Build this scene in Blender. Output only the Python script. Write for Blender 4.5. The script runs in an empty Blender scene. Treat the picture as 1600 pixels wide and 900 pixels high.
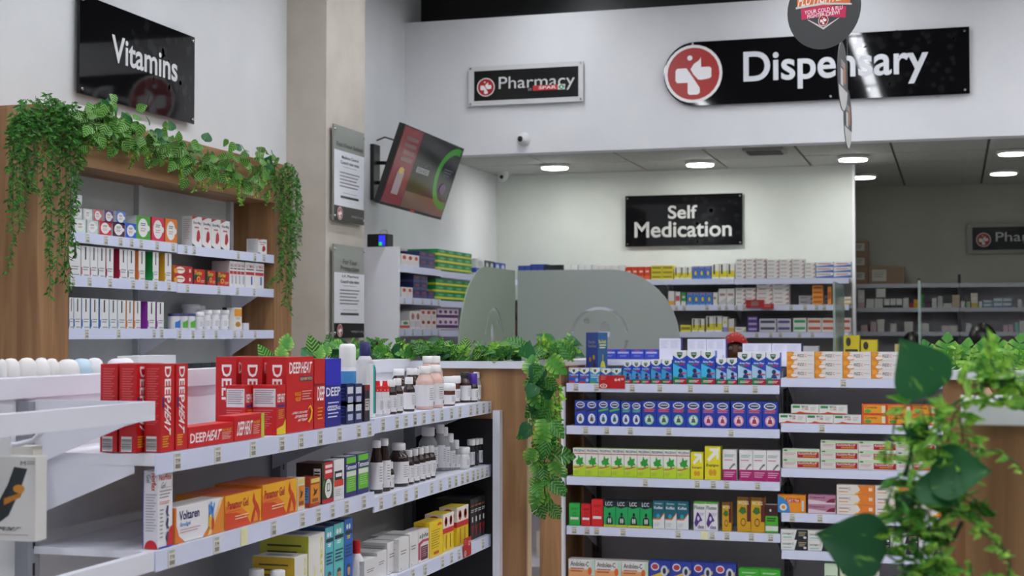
import bpy, bmesh, math, random
from mathutils import Vector, Matrix, Euler
RND = random.Random(11)
scn = bpy.context.scene
COL = scn.collection
# ------------------------------------------------------------------ camera
F = 2312.0
EYE = 1.5
CAM_ROT = Euler((math.radians(90 + 1.685), 0, math.radians(16.62)))
cd = bpy.data.cameras.new('camera'); cam = bpy.data.objects.new('camera', cd)
COL.objects.link(cam); cam.location = (0, 0, EYE); cam.rotation_euler = CAM_ROT
cd.sensor_width = 36; cd.lens = F / 1600 * 36; cd.clip_start = .05; cd.clip_end = 100
cd.dof.use_dof = True; cd.dof.focus_distance = 4.3; cd.dof.aperture_fstop = 6.3
scn.camera = cam
# ------------------------------------------------------------------ world, exposure
w = bpy.data.worlds.new('world'); scn.world = w; w.use_nodes = True
w.node_tree.nodes['Background'].inputs[0].default_value = (.86, .93, 1, 1)
w.node_tree.nodes['Background'].inputs[1].default_value = .25
scn.view_settings.view_transform = 'Standard'; scn.view_settings.look = 'None'
scn.view_settings.gamma = 1; scn.view_settings.exposure = 0.0
scn.view_settings.use_curve_mapping = False
TUBE = 33.0      # radiance of the shop's long tube lamps
SPOT = 80.0     # radiance of the dispensary's round lamps
# ------------------------------------------------------------------ helpers
CR = CAM_ROT.to_matrix()
def ray(px, py): return CR @ Vector(((px - 800) / F, (450 - py) / F, -1))
def onX(px, py, X):
    d = ray(px, py); t = X / d.x; return Vector((X, d.y * t, EYE + d.z * t))
def onY(px, py, Y):
    d = ray(px, py); t = Y / d.y; return Vector((d.x * t, Y, EYE + d.z * t))
def lin(c):
    c = c.lstrip('#'); o = []
    for i in (0, 2, 4):
        v = int(c[i:i + 2], 16) / 255
        o.append(v / 12.92 if v <= .04045 else ((v + .055) / 1.055) ** 2.4)
    return (*o, 1)
_M = {}
def M(c, rough=.45, metal=0, emit=0, alpha=1, trans=0, coat=0):
    k = (c, rough, metal, emit, alpha, trans, coat)
    if k in _M: return _M[k]
    m = bpy.data.materials.new('paint_' + c.lstrip('#')); m.use_nodes = True
    b = m.node_tree.nodes['Principled BSDF']
    b.inputs['Base Color'].default_value = lin(c); b.inputs['Roughness'].default_value = rough
    b.inputs['Metallic'].default_value = metal
    if emit: b.inputs['Emission Color'].default_value = lin(c); b.inputs['Emission Strength'].default_value = emit
    if alpha < 1: b.inputs['Alpha'].default_value = alpha
    if trans: b.inputs['Transmission Weight'].default_value = trans
    if coat: b.inputs['Coat Weight'].default_value = coat
    _M[k] = m; return m
def nodes(m): return m.node_tree.nodes, m.node_tree.links, m.node_tree.nodes['Principled BSDF']
def noise_mat(name, c1, c2, scale=8, rough=.6, stretch=(1, 1, 1), bump=0, detail=5, lo=.35, hi=.65, coord='Object'):
    m = bpy.data.materials.new(name); m.use_nodes = True; N, L, b = nodes(m)
    tc = N.new('ShaderNodeTexCoord'); mp = N.new('ShaderNodeMapping'); mp.inputs['Scale'].default_value = stretch
    nz = N.new('ShaderNodeTexNoise'); nz.inputs['Scale'].default_value = scale; nz.inputs['Detail'].default_value = detail
    cr = N.new('ShaderNodeValToRGB'); cr.color_ramp.elements[0].position = lo; cr.color_ramp.elements[1].position = hi
    cr.color_ramp.elements[0].color = lin(c1); cr.color_ramp.elements[1].color = lin(c2)
    L.new(tc.outputs[coord], mp.inputs[0]); L.new(mp.outputs[0], nz.inputs['Vector'])
    L.new(nz.outputs[0], cr.inputs[0]); L.new(cr.outputs[0], b.inputs['Base Color']); b.inputs['Roughness'].default_value = rough
    if bump:
        bp = N.new('ShaderNodeBump'); bp.inputs['Strength'].default_value = bump; bp.inputs['Distance'].default_value = .01
        L.new(nz.outputs[0], bp.inputs['Height']); L.new(bp.outputs[0], b.inputs['Normal'])
    return m
WALL = noise_mat('wall_paint', '#d4d5d6', '#dadbdc', 3, .7)
FASCIA = noise_mat('fascia_paint', '#d6d6d9', '#dcdcde', 3, .7)
CONCRETE = noise_mat('concrete_plaster', '#b9b1a5', '#c6beb3', 4, .85, bump=.15)
WOOD = noise_mat('oak_laminate', '#7d5a3d', '#a5805c', 5, .45, (7, 7, .55), 0, 6, .3, .72, 'Generated')
def wood():
    m = bpy.data.materials.new('oak_laminate'); m.use_nodes = True; N, L, b = nodes(m)
    tc = N.new('ShaderNodeTexCoord'); mp = N.new('ShaderNodeMapping'); mp.inputs['Scale'].default_value = (9, 9, .6)
    geo = N.new('ShaderNodeNewGeometry')
    nz = N.new('ShaderNodeTexNoise'); nz.inputs['Scale'].default_value = 2.2; nz.inputs['Detail'].default_value = 7
    nz.inputs['Distortion'].default_value = .6
    cr = N.new('ShaderNodeValToRGB'); e = cr.color_ramp.elements
    e[0].position = .3; e[0].color = lin('#7a5636'); e[1].position = .7; e[1].color = lin('#ab8259')
    x = e.new(.5); x.color = lin('#946c47')
    L.new(geo.outputs['Position'], mp.inputs[0]); L.new(mp.outputs[0], nz.inputs['Vector']); L.new(nz.outputs[0], cr.inputs[0])
    L.new(cr.outputs[0], b.inputs['Base Color']); b.inputs['Roughness'].default_value = .5
    return m
WOOD = wood()
def wood_h():
    m = WOOD.copy(); m.name = 'oak_laminate_level'
    for n in m.node_tree.nodes:
        if n.type == 'MAPPING': n.inputs['Scale'].default_value = (9, .6, 9)
    return m
WOODH = wood_h()
WHITE = M('#dfe0ea', .35); WHITE2 = M('#e9e9ef', .4)
STRIP = M('#d2d7ee', .35)
GREYBACK = noise_mat('grey_steel', '#cfd0d3', '#d6d7da', 6, .5)
DARKBACK = noise_mat('dark_grey_steel', '#b4b3b8', '#bcbbc0', 6, .5)
BLACK = M('#0d0d0f', .4)
CHROME = M('#c9c9c9', .2, 1)
def tag(o, label=None, cat=None, group=None, kind=None):
    if label: o['label'] = label
    if cat: o['category'] = cat
    if group: o['group'] = group
    if kind: o['kind'] = kind
    return o
def obj(name, me, parent=None, loc=(0, 0, 0), rz=0, rot=None, mats=None):
    o = bpy.data.objects.new(name, me); COL.objects.link(o)
    o.location = loc; o.rotation_euler = rot if rot is not None else (0, 0, rz)
    if parent: o.parent = parent
    return o
def empty(name, loc=(0, 0, 0), rz=0):
    o = bpy.data.objects.new(name, None); COL.objects.link(o); o.location = loc; o.rotation_euler = (0, 0, rz)
    o.empty_display_size = .05; return o
def copy_tree(o, parent=None):
    c = o.copy(); COL.objects.link(c); c.parent = parent
    for ch in o.children: copy_tree(ch, c)
    return c
class MB:
    """collects polygons with materials, builds one mesh"""
    def __init__(s): s.V = []; s.Fc = []; s.MI = []; s.mats = []; s.sm = []
    def mi(s, m):
        if m not in s.mats: s.mats.append(m)
        return s.mats.index(m)
    def poly(s, pts, m, smooth=False):
        n = len(s.V); s.V += [tuple(p) for p in pts]; s.Fc.append(tuple(range(n, n + len(pts)))); s.MI.append(s.mi(m)); s.sm.append(smooth)
    def mesh_in(s, vs, fs, m, smooth=False):
        n = len(s.V); s.V += [tuple(v) for v in vs]; k = s.mi(m)
        for f in fs: s.Fc.append(tuple(i + n for i in f)); s.MI.append(k); s.sm.append(smooth)
    def box(s, x0, y0, z0, x1, y1, z1, m):
        v = [(x0, y0, z0), (x1, y0, z0), (x1, y1, z0), (x0, y1, z0), (x0, y0, z1), (x1, y0, z1), (x1, y1, z1), (x0, y1, z1)]
        s.mesh_in(v, [(0, 3, 2, 1), (4, 5, 6, 7), (0, 1, 5, 4), (1, 2, 6, 5), (2, 3, 7, 6), (3, 0, 4, 7)], m); return s
    def prism(s, pts, a, b, m, axis='y'):
        """outline pts (u,v) extruded from a to b along axis"""
        f = {'y': lambda u, v, t: (u, t, v), 'x': lambda u, v, t: (t, u, v), 'z': lambda u, v, t: (u, v, t)}[axis]
        n = len(pts); vs = [f(u, v, a) for u, v in pts] + [f(u, v, b) for u, v in pts]
        fs = [tuple(range(n)), tuple(range(2 * n - 1, n - 1, -1))] + [(i, i + n, (i + 1) % n + n, (i + 1) % n) for i in range(n)]
        s.mesh_in(vs, fs, m); return s
    def lathe(s, prof, m, seg=16, cx=0, cy=0, z0=0, smooth=True):
        vs = []; fs = []
        for r, z in prof:
            for k in range(seg):
                a = 2 * math.pi * k / seg; vs.append((cx + r * math.cos(a), cy + r * math.sin(a), z0 + z))
        for i in range(len(prof) - 1):
            for k in range(seg):
                k2 = (k + 1) % seg
                fs.append((i * seg + k, i * seg + k2, (i + 1) * seg + k2, (i + 1) * seg + k))
        s.mesh_in(vs, fs, m, smooth)
        s.poly([vs[k] for k in range(seg)][::-1], m); s.poly(vs[-seg:], m); return s
    def tube(s, pts, r, m, seg=6):
        pts = [Vector(p) for p in pts]; vs = []; fs = []
        for i, p in enumerate(pts):
            d = (pts[min(i + 1, len(pts) - 1)] - pts[max(i - 1, 0)]).normalized()
            a = d.cross(Vector((0, 0, 1)));
            if a.length < .05: a = d.cross(Vector((1, 0, 0)))
            a.normalize(); b = d.cross(a)
            rr = r[i] if isinstance(r, (list, tuple)) else r
            for k in range(seg):
                t = 2 * math.pi * k / seg; vs.append(p + (a * math.cos(t) + b * math.sin(t)) * rr)
        for i in range(len(pts) - 1):
            for k in range(seg):
                k2 = (k + 1) % seg; fs.append((i * seg + k, i * seg + k2, (i + 1) * seg + k2, (i + 1) * seg + k))
        fs.append(tuple(range(seg))[::-1]); fs.append(tuple(range(len(vs) - seg, len(vs))))
        s.mesh_in(vs, fs, m, True); return s
    def mesh(s, name):
        me = bpy.data.meshes.new(name); me.from_pydata(s.V, [], s.Fc)
        for m in s.mats: me.materials.append(m)
        me.polygons.foreach_set('material_index', s.MI); me.polygons.foreach_set('use_smooth', s.sm)
        me.update(); return me
    def build(s, name, parent=None, loc=(0, 0, 0), rz=0, rot=None): return obj(name, s.mesh(name), parent, loc, rz, rot)
# ------------------------------------------------------------------ lettering
_T = {}
def text2d(string, bold=True):
    """flat letter shapes fitted to a unit square: (verts2d, faces, width/height)"""
    k = (string, bold)
    if k in _T: return _T[k]
    cu = bpy.data.curves.new('lettering', 'FONT'); cu.body = string; cu.resolution_u = 6 if string in ('Dispensary', 'Vitamins', 'Self', 'Medication', 'Pharmacy') else 2; cu.offset = .018 if bold else 0
    cu.align_x = 'CENTER'; cu.space_line = .9
    o = bpy.data.objects.new('lettering', cu)
    me = bpy.data.meshes.new_from_object(o)
    vs = [(v.co.x, v.co.y) for v in me.vertices]; fs = [tuple(p.vertices) for p in me.polygons]
    bpy.data.objects.remove(o); bpy.data.curves.remove(cu); bpy.data.meshes.remove(me)
    if not vs: _T[k] = ([], [], 1); return _T[k]
    x0 = min(v[0] for v in vs); x1 = max(v[0] for v in vs); y0 = min(v[1] for v in vs); y1 = max(v[1] for v in vs)
    r = ([((v[0] - x0) / (x1 - x0), (v[1] - y0) / (y1 - y0)) for v in vs], fs, (x1 - x0) / (y1 - y0))
    _T[k] = r; return r
class Box(MB):
    """carton or board: local front is -y, base centre at the front edge's middle; prints lie on its faces in 0..1 face coordinates"""
    def __init__(s, w, h, d, c=None, faces=None, body=True, rough=.4, e0=0):
        super().__init__(); s.w, s.h, s.d = w, h, d; s.k = {}; s.e0 = e0; s.rough = rough
        if body:
            fc = faces or {}
            m = lambda f: M(fc.get(f, c), rough)
            x0, x1 = -w / 2, w / 2
            s.poly([(x0, 0, 0), (x1, 0, 0), (x1, 0, h), (x0, 0, h)], m('front'))
            s.poly([(x1, d, 0), (x0, d, 0), (x0, d, h), (x1, d, h)], m('back'))
            s.poly([(x0, d, 0), (x0, 0, 0), (x0, 0, h), (x0, d, h)], m('left'))
            s.poly([(x1, 0, 0), (x1, d, 0), (x1, d, h), (x1, 0, h)], m('right'))
            s.poly([(x0, 0, h), (x1, 0, h), (x1, d, h), (x0, d, h)], m('top'))
            s.poly([(x0, d, 0), (x1, d, 0), (x1, 0, 0), (x0, 0, 0)], m('bottom'))
    def P(s, f, a, b, e):
        w, h, d = s.w, s.h, s.d
        if f == 'front': return (-w / 2 + a * w, -e, b * h)
        if f == 'left': return (-w / 2 - e, d * (1 - a), b * h)
        if f == 'right': return (w / 2 + e, d * a, b * h)
        return (-w / 2 + a * w, b * d, h + e)
    def lay(s, f):
        s.k[f] = s.k.get(f, 0) + 1; return s.e0 + .00018 * s.k[f]
    def pl(s, f, pts, c, **kw):
        e = s.lay(f); s.poly([s.P(f, a, b, e) for a, b in pts], c if not isinstance(c, str) else M(c, s.rough, **kw)); return s
    def rc(s, f, a0, b0, a1, b1, c, **kw): return s.pl(f, [(a0, b0), (a1, b0), (a1, b1), (a0, b1)], c, **kw)
    def el(s, f, ca, cb, ra, rb, c, n=18, a0=0, a1=360, **kw):
        full = a1 - a0 >= 360; N = n if full else n + 1
        return s.pl(f, [(ca + ra * math.cos(math.radians(a0 + (a1 - a0) * i / n)), cb + rb * math.sin(math.radians(a0 + (a1 - a0) * i / n))) for i in range(N)], c, **kw)
    def tx(s, f, st, a0, b0, a1, b1, c, bold=True, rot=0, shear=0, keep=False, **kw):
        vs, fs, asp = text2d(st, bold); e = s.lay(f); out = []
        if keep:
            W = {'front': s.w, 'top': s.w}.get(f, s.d); aw = (a1 - a0) * W; ah = (b1 - b0) * s.h
            if aw / ah > asp: q = ah * asp / aw * (a1 - a0); c0 = (a0 + a1) / 2; a0, a1 = c0 - q / 2, c0 + q / 2
            else: q = aw / asp / ah * (b1 - b0); c0 = (b0 + b1) / 2; b0, b1 = c0 - q / 2, c0 + q / 2
        for x, y in vs:
            x += shear * (y - .5)
            if rot == -90: x, y = y, 1 - x       # reads downwards
            elif rot == 90: x, y = 1 - y, x
            out.append(s.P(f, a0 + x * (a1 - a0), b0 + y * (b1 - b0), e))
        s.mesh_in(out, fs, c if not isinstance(c, str) else M(c, s.rough, **kw)); return s
    def lines(s, f, a0, b0, a1, b1, n, c, fill=.45, var=.35):
        st = (b1 - b0) / n; e = s.lay(f); m = M(c, s.rough)
        for i in range(n):
            x1 = a1 - (a1 - a0) * var * ((i * 37 % 11) / 11)
            t = b1 - i * st
            s.poly([s.P(f, a0, t - st * fill, e), s.P(f, x1, t - st * fill, e), s.P(f, x1, t, e), s.P(f, a0, t, e)], m)
        return s
    def bars(s, f, a0, b0, a1, b1, c='#222222', n=9):
        s.rc(f, a0 - .02, b0 - .02, a1 + .02, b1 + .02, '#e8e8e8'); e = s.lay(f); m = M(c, .5); st = (b1 - b0) / n
        for i in range(n):
            t = b0 + i * st; h = st * (.35 + .4 * ((i * 7 % 5) / 5))
            s.poly([s.P(f, a0, t, e), s.P(f, a1, t, e), s.P(f, a1, t + h, e), s.P(f, a0, t + h, e)], m)
        return s
def pharmacy_logo(b, f, ca, cb, r, ring='#e9e6e6', red='#a31a18', white='#eceaea'):
    """round red emblem with a split white cross; r in metres"""
    W = b.w if f in ('front', 'top') else b.d
    rx, ry = r / W, r / b.h
    b.el(f, ca, cb, rx, ry, ring, 28); b.el(f, ca, cb, rx * .9, ry * .9, red, 28)
    q = lambda pts: [(ca + x * rx, cb + y * ry) for x, y in pts]
    b.pl(f, q([(-.62, -.22), (-.62, .12), (-.56, .2), (-.24, .2), (.02, -.18), (.22, -.5), (.22, -.66), (.14, -.72), (-.14, -.72), (-.2, -.66), (-.2, -.3), (-.56, -.3)]), white)
    b.pl(f, q([(.26, .56), (.2, .46), (.02, .34), (-.1, .16), (0, -.02), (.16, -.2), (.26, -.22), (.56, -.18), (.62, -.12), (.62, .16), (.56, .22), (.27, .22)]), white)
    b.el(f, ca - .12 * rx, cb + .55 * ry, rx * .09, ry * .09, white, 12)
# ------------------------------------------------------------------ placing goods
ORD = 'first second third fourth fifth sixth seventh eighth ninth tenth eleventh twelfth thirteenth fourteenth fifteenth sixteenth seventeenth eighteenth nineteenth twentieth'.split()
LEV = {1: [''], 2: ['bottom', 'top'], 3: ['bottom', 'middle', 'top'], 4: ['bottom', 'second', 'third', 'top'], 5: ['bottom', 'second', 'middle', 'fourth', 'top'], 6: ['bottom', 'second', 'third', 'fourth', 'fifth', 'top']}
class Run:
    """a shelf front: axis X faces +x (the goods run along y), axis Y faces -y (they run along x)"""
    def __init__(s, axis, front): s.axis, s.front = axis, front
    def at(s, px, py, inset=0):
        if s.axis == 'X': p = onX(px, py, s.front - inset); return p.y, p.z
        p = onY(px, py, s.front + inset); return p.x, p.z
    def loc(s, a, z, inset=0): return (s.front - inset, a, z) if s.axis == 'X' else (a, s.front + inset, z)
    @property
    def rz(s): return math.pi / 2 if s.axis == 'X' else 0
def put(run, mesh_or_root, name, label, cat, a, z, inset=.012, group=None, turn=0):
    if isinstance(mesh_or_root, bpy.types.Mesh): o = obj(name, mesh_or_root)
    else: o = mesh_or_root
    o.location = run.loc(a, z + .0015, inset); o.rotation_euler = (0, 0, run.rz + turn)
    return tag(o, label, cat, group)
NAME = ['medicine_carton']
def row(run, design, x0, x1, n, ytop, z, d, label, name=None, cat='carton', inset=.012, stack=1, group=None, gap=.0018, pyz=None, start=0, turn=0):
    ym = ytop + 12; name = name or NAME[0]
    a0 = run.at(x0, ym, inset)[0]; a1 = run.at(x1, ym, inset)[0]
    h = (run.at((x0 + x1) / 2, ytop, inset)[1] - z) / stack; w_ = (a1 - a0) / n
    me = design(w_ - gap, h - .0008, d)
    if isinstance(me, MB): me = me.mesh(name)
    out = []
    for i in range(n):
        for k in range(stack):
            lb = label.replace('{o}', ORD[i + start]).replace('{l}', LEV[stack][k])
            out.append(put(run, me, name, lb, cat, a0 + w_ * (i + .5), z + k * h, inset, group if n * stack > 1 else None, turn))
    return out
def one(run, design, x0, x1, ytop, z, d, label, **kw): return row(run, design, x0, x1, 1, ytop, z, d, label, **kw)[0]
# ------------------------------------------------------------------ the setting
XW, YF, YB, YD, XP = -3.378, 8.90, 10.90, 12.76, -.68
HC = 2.70; XR = 6.0
def struct(name, mb): return tag(mb.build(name), kind='structure')
FLOORM = noise_mat('vinyl_floor', '#c6c3bd', '#d6d3cd', 5, .35)
struct('floor', MB().box(XW - .2, -6, -.1, XR + .2, YD + .2, 0, FLOORM))
struct('wall_left', MB().box(XW - .2, -6, 0, XW, YD + .2, 4.5, WALL))
struct('column', MB().box(XW, 7.14, 0, -3.15, 7.67, 4.4, CONCRETE))
struct('wall_fascia', MB().box(XW, YF, 2.62, XR, YF + .12, 3.49, FASCIA))
struct('upper_void_slab', MB().box(XW, YF + .3, 3.3, XR, YF + .4, 4.5, BLACK))  # black slab standing in for the dark void above the bulkhead
struct('wall_back', MB().box(XW, YB, 0, XP, YB + .06, HC + .1, noise_mat('back_wall_paint', '#ccd0ca', '#d3d7d1', 3, .7)))
struct('wall_far', MB().box(XW, YD, 0, XR, YD + .1, HC + .1, noise_mat('far_wall_paint', '#b3b3a6', '#bcbcae', 3, .8)))
struct('wall_right', MB().box(XR, -6, 0, XR + .15, YD + .2, 4.5, WALL))
struct('trim_1', MB().box(XP - .012, YB - .03, 0, XP + .006, YB + .06, HC, WHITE2))
struct('ceiling_hall', MB().box(XW - .2, -6, 4.4, XR + .2, YF + .4, 4.55, M('#17171a', .8)))
ceil = struct('ceiling', MB().box(XW, YF + .12, HC + .02, XR, YD, HC + .1, M('#77776f', .8)))
TILE = noise_mat('ceiling_tile_board', '#a9aaa4', '#b4b5af', 30, .9)
tile_me = MB().box(-.292, -.292, 0, .292, .292, .015, TILE).mesh('ceiling_tile')
ty = YF + .12 + .3
while ty < YD:
    tx_ = XW + .3
    while tx_ < 3.4:
        t = obj('ceiling_tile', tile_me, ceil, (tx_, ty, HC)); tx_ += .6
        t.rotation_euler = (RND.uniform(-.004, .004), RND.uniform(-.004, .004), 0)
    ty += .6
# ------------------------------------------------------------------ lamps
tube_h = MB().box(-.06, -1.12, .0, .06, 1.12, .06, M('#cfcfcf', .5)).box(-.06, -1.12, -.022, -.052, 1.12, 0, M('#cfcfcf', .5)).box(.052, -1.12, -.022, .06, 1.12, 0, M('#cfcfcf', .5)).mesh('housing')
tube_l = MB().box(-.045, -1.11, -.008, .045, 1.11, -.001, M('#f6f9ff', .5, emit=TUBE)).mesh('tube')
for i, x in enumerate((-2.35, -.7, .95, 2.6, 4.25)):
    for j in range(4):
        e = empty('tube_lamp', (x, 0.36 + 2.36 * j, 3.75))
        tag(e, f'{ORD[j]} long white tube lamp of the {ORD[i]} ceiling row from the sign wall', 'lamp', 'ceiling tube lamps')
        obj('housing', tube_h, e); obj('tube', tube_l, e)
        obj('hanger', MB().tube([(0, -.8, .06), (0, -.8, .65)], .004, CHROME).mesh('hanger'), e)
        obj('hanger', MB().tube([(0, .8, .06), (0, .8, .65)], .004, CHROME).mesh('hanger'), e)
spot_r = MB().lathe([(.088, 0), (.105, .0), (.108, .006), (.108, .02), (.088, .02)], M('#e6e6e2', .4), 28).mesh('rim')
spot_d = MB().lathe([(.001, -.006), (.092, -.006), (.092, -.001)], M('#fbfcf8', .5, emit=SPOT), 28).mesh('diffuser')
spots = [(867, 262, 'above the frosted screen'), (1094, 257, 'above the self medication board'), (1333, 249, 'beside the partition edge'),
         (1348, 277, 'deep behind the partition'), (1583, 240, 'over the far counter near the front'), (1568, 271, 'over the dim shelves')]
spot_w = MB().lathe([(.001, -.006), (.092, -.006), (.092, -.001)], M('#fbfcf8', .5, emit=SPOT * .11), 28).mesh('diffuser')
for k_, (px, py, wh) in enumerate(spots):
    d = ray(px, py); t = (HC - .02 - EYE) / d.z; p = Vector((0, 0, EYE)) + d * t
    e = empty('ceiling_spotlight', (p.x, p.y, HC - .022))
    tag(e, f'round lit ceiling spotlight {wh}', 'spotlight', 'dispensary spotlights'); obj('rim', spot_r, e); obj('diffuser', spot_d if k_ < 3 else spot_w, e)
d = ray(1195, 236); p = Vector((0, 0, EYE)) + d * ((HC - .02 - EYE) / d.z)
e = empty('ceiling_vent', (p.x, p.y, HC - .03)); tag(e, 'small dark square vent in the dispensary ceiling', 'vent')
MB().box(-.13, -.13, 0, .13, .13, .03, M('#8a8a84', .6)).build('frame', e)
for k in range(5): MB().box(-.11, -.1 + k * .045, -.006, .11, -.075 + k * .045, .0, M('#3a3a38', .6)).build('slat', e)
# ------------------------------------------------------------------ shelving
TICK = Box(.028, .034, .0008, '#d9d7ce')
TICK.lines('front', .12, .78, .9, .95, 2, '#6a6a66', .4, .2).tx('front', '77 99', .2, .42, .85, .68, '#4a4a48').lines('front', .15, .1, .9, .36, 4, '#55554f', .6, .1)
TICK = TICK.mesh('price_ticket')
TICKY = Box(.03, .036, .0008, '#e9e6a8').rc('front', .1, .1, .9, .9, '#e3dfb0').mesh('price_ticket')
class Unit:
    """a rack: one Empty, parts in world coordinates below it"""
    def __init__(s, name, label, cat, base): s.root = empty(name, base); tag(s.root, label, cat); s.off = -s.root.location
    def part(s, name, mb, parent=None):
        o = mb.build(name, parent or s.root)
        if parent is None: o.location = s.off
        return o
    def shelf(s, run, a0, a1, z, depth, ticks=(), py=None, brackets=(), m=None, lip=.039, strip=None, th=.022, bm=None):
        m = m or WHITE
        def bx(a, b, d0, d1, z0, z1, mm):
            if run.axis == 'X': return MB().box(run.front - d1, a, z0, run.front - d0, b, z1, mm)
            return MB().box(a, run.front + d0, z0, b, run.front + d1, z1, mm)
        sh = s.part('shelf', bx(a0, a1, .004, depth, z - th, z, m))
        s.part('price_strip', bx(a0, a1, 0, .004, z - lip, z + .001, strip or STRIP), sh)
        for b in brackets:
            mb = MB(); f = run.front
            if run.axis == 'X': mb.prism([(f - depth, z - th - .11), (f - depth, z - th), (f - .05, z - th), (f - .05, z - th - .015)], b - .002, b + .002, bm or m, 'y')
            else: mb.prism([(f + depth, z - th - .11), (f + depth, z - th), (f + .05, z - th), (f + .05, z - th - .015)], b - .002, b + .002, bm or m, 'x')
            s.part('bracket', mb, sh)
        for t in ticks:
            a = run.at(abs(t), py or 600)[0]
            if not a0 + .01 < a < a1 - .01: continue
            o = obj('price_ticket', TICKY if t < 0 else TICK, sh)
            o.location = run.loc(a, z - .037, -.0012); o.rotation_euler = (0, 0, run.rz)
        return sh
# --- the long gondola with the pain relief goods (faces +x)
LG = Run('X', -1.494); SP = -1.79
ZL = [1.259, 1.070, .82]; ZR = [1.265, 1.053, .82]
yN, yJ, yE = 2.578, LG.at(585, 660)[0], LG.at(768, 640)[0]
U = Unit('shelving_gondola', 'long white gondola of pain relief and medicine bottles with oak end panel', 'shelving', (-1.79, 3.6, 0))
U.part('back_panel', MB().box(SP - .03, 1.2, .1, SP, yE, 1.22, GREYBACK))
U.part('back_panel', MB().box(SP - .03, 1.2, 1.22, SP, yE, 1.37, WHITE2))
U.part('top_rim', MB().box(SP - .05, 1.2, 1.367, SP + .012, yE, 1.407, WHITE))
U.part('plinth', MB().box(SP - .3, 1.2, 0, -1.5, yE, .1, M('#4a4a4d')))
for y in (1.25, yN - .012, yJ, yE - .03):
    u = U.part('upright', MB().box(SP, y - .02, .1, SP + .03, y + .02, 1.36, M('#8f929b', .4)))
    for k in range(22): U.part('slot', MB().box(SP + .0298, y - .004, .15 + k * .054, SP + .0304, y + .004, .175 + k * .054, BLACK), u) if y in (yN - .012, yJ) else None
dep = .285
U.shelf(LG, yN, yJ, ZL[0], dep, (277, 340, 395, 440, 470, 500, 530, 560, 577), 690, (yN + .003, yJ - .03, ))
U.shelf(LG, yJ, yE, ZR[0], dep, (598, 620, 634, 648, 662, 676, 690, 705, 718, 735, 745, 755, 764), 640, (yJ + .03, yE - .02))
U.shelf(LG, yN, yJ, ZL[1], dep, th=.014, ticks=(268, 338, -381, 427, 472, 497, 519, 541, 568), py=840, brackets=(yJ - .03,))
U.shelf(LG, yJ, yE, ZR[1], dep, (595, 616, 634, 650, 674, 688, 702, 712, 722, 730, 739, 746, 753, 760), 760, (yJ + .03, yE - .02))
U.shelf(LG, yN, yJ, ZL[2], dep, (), 840, (yN + .003, yJ - .03))
U.shelf(LG, yJ, yE, ZR[2], dep, (645, 664, 691, 705, 717, 754), 850, (yJ + .03, yE - .02))
U.shelf(LG, yN, yE, .58, dep, (), 890)
U.shelf(LG, 1.2, yE, .3, dep, (), 890)
BS = Run('X', SP - .33)   # far side of the same gondola
s2 = U.part('shelf', MB().box(SP - .33, 1.2, 1.235, SP - .03, yE, 1.26, WHITE))
s2 = U.part('shelf', MB().box(SP - .33, 1.2, .8, SP - .03, yE, .825, WHITE))
# peg bars of the empty bay
for zt in (1.364, 1.072):
    b = U.part('peg_bar', MB().box(-1.512, 1.2, zt - .037, -1.494, yN - .006, zt, WHITE))
    for y in (1.25, yN - .01):
        dr = (.13, .05) if zt > 1.2 else (.014, .014)
        U.part('bar_arm', MB().prism([(SP + .03, zt - dr[0]), (SP + .03, zt), (-1.512, zt), (-1.512, zt - min(.037, dr[0])), (-1.56, zt - dr[1])], y - .002, y + .003, WHITE, 'y'), b)
    for y in ((2.06, 2.22) if zt > 1.2 else ()):
        U.part('peg_hook', MB().tube([(-1.503, y, zt - .03), (-1.525, y, zt - .052), (-1.56, y, zt - .06), (SP + .02, y - .0, zt - .075)], .005, WHITE), b)
# oak end panel
xl, xr = -2.25, onY(825, 600, yE + .02).x
U.part('end_panel', MB().box(xl, yE + .002, 0, xr, yE + .05, 1.376, WOOD))
U.part('end_worktop', MB().box(xl - .01, yE - .018, 1.376, xr + .012, yE + .075, 1.40, WHITE))
U.part('panel_edge', MB().box(xr - .0005, yE + .002, 0, xr + .004, yE + .05, 1.376, M('#b39a78', .5)))
zb = onY(740, 654, yE).z; xt = onY(785, 650, yE).x; xt0 = onY(774, 650, yE).x
U.part('black_inset', MB().box(SP, yE - .004, .1, xt0, yE + .002, zb, M('#111114', .5)))
U.part('white_trim', MB().box(xt0, yE - .03, 0, xt, yE + .002, onY(780, 641, yE).z, WHITE))
# --- the facing gondola with cough and flu remedies (faces -y)
RG = Run('Y', 6.79)
xa, xb = RG.at(885, 640)[0], RG.at(1219, 640)[0]; xc_ = xb + 1.0
G = Unit('shelving_gondola', 'facing gondola of cough and flu remedies with oak post and grey back', 'shelving', ((xa + xc_) / 2, 7.1, 0))
G.part('back_panel', MB().box(xa, 7.13, .1, xc_, 7.16, 1.32, DARKBACK))
G.part('top_rim', MB().box(xa - .1, 7.10, 1.335, xc_, 7.6, 1.36, WHITE))
G.part('back_panel', MB().box(xa, 7.16, .1, xc_, 7.19, 1.335, WHITE2))
G.part('plinth', MB().box(xa, 6.8, 0, xc_, 7.5, .1, M('#3a3a3d')))
for x in (xa + .07, xb + .0, xc_ - .02): 
    u = G.part('upright', MB().box(x - .02, 7.1, .1, x + .02, 7.13, 1.33, M('#45454b', .4)))
    for k in range(24):
        for q in (-.008, .008): G.part('slot', MB().box(x + q - .003, 7.0994, .12 + k * .05, x + q + .003, 7.1, .145 + k * .05, BLACK), u)
ZG = [1.255, 1.055, .817, .584, .345]; ZH = [1.288, 1.084, .881, .680, .512]
SD = M('#b9bac4', .4)
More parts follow.
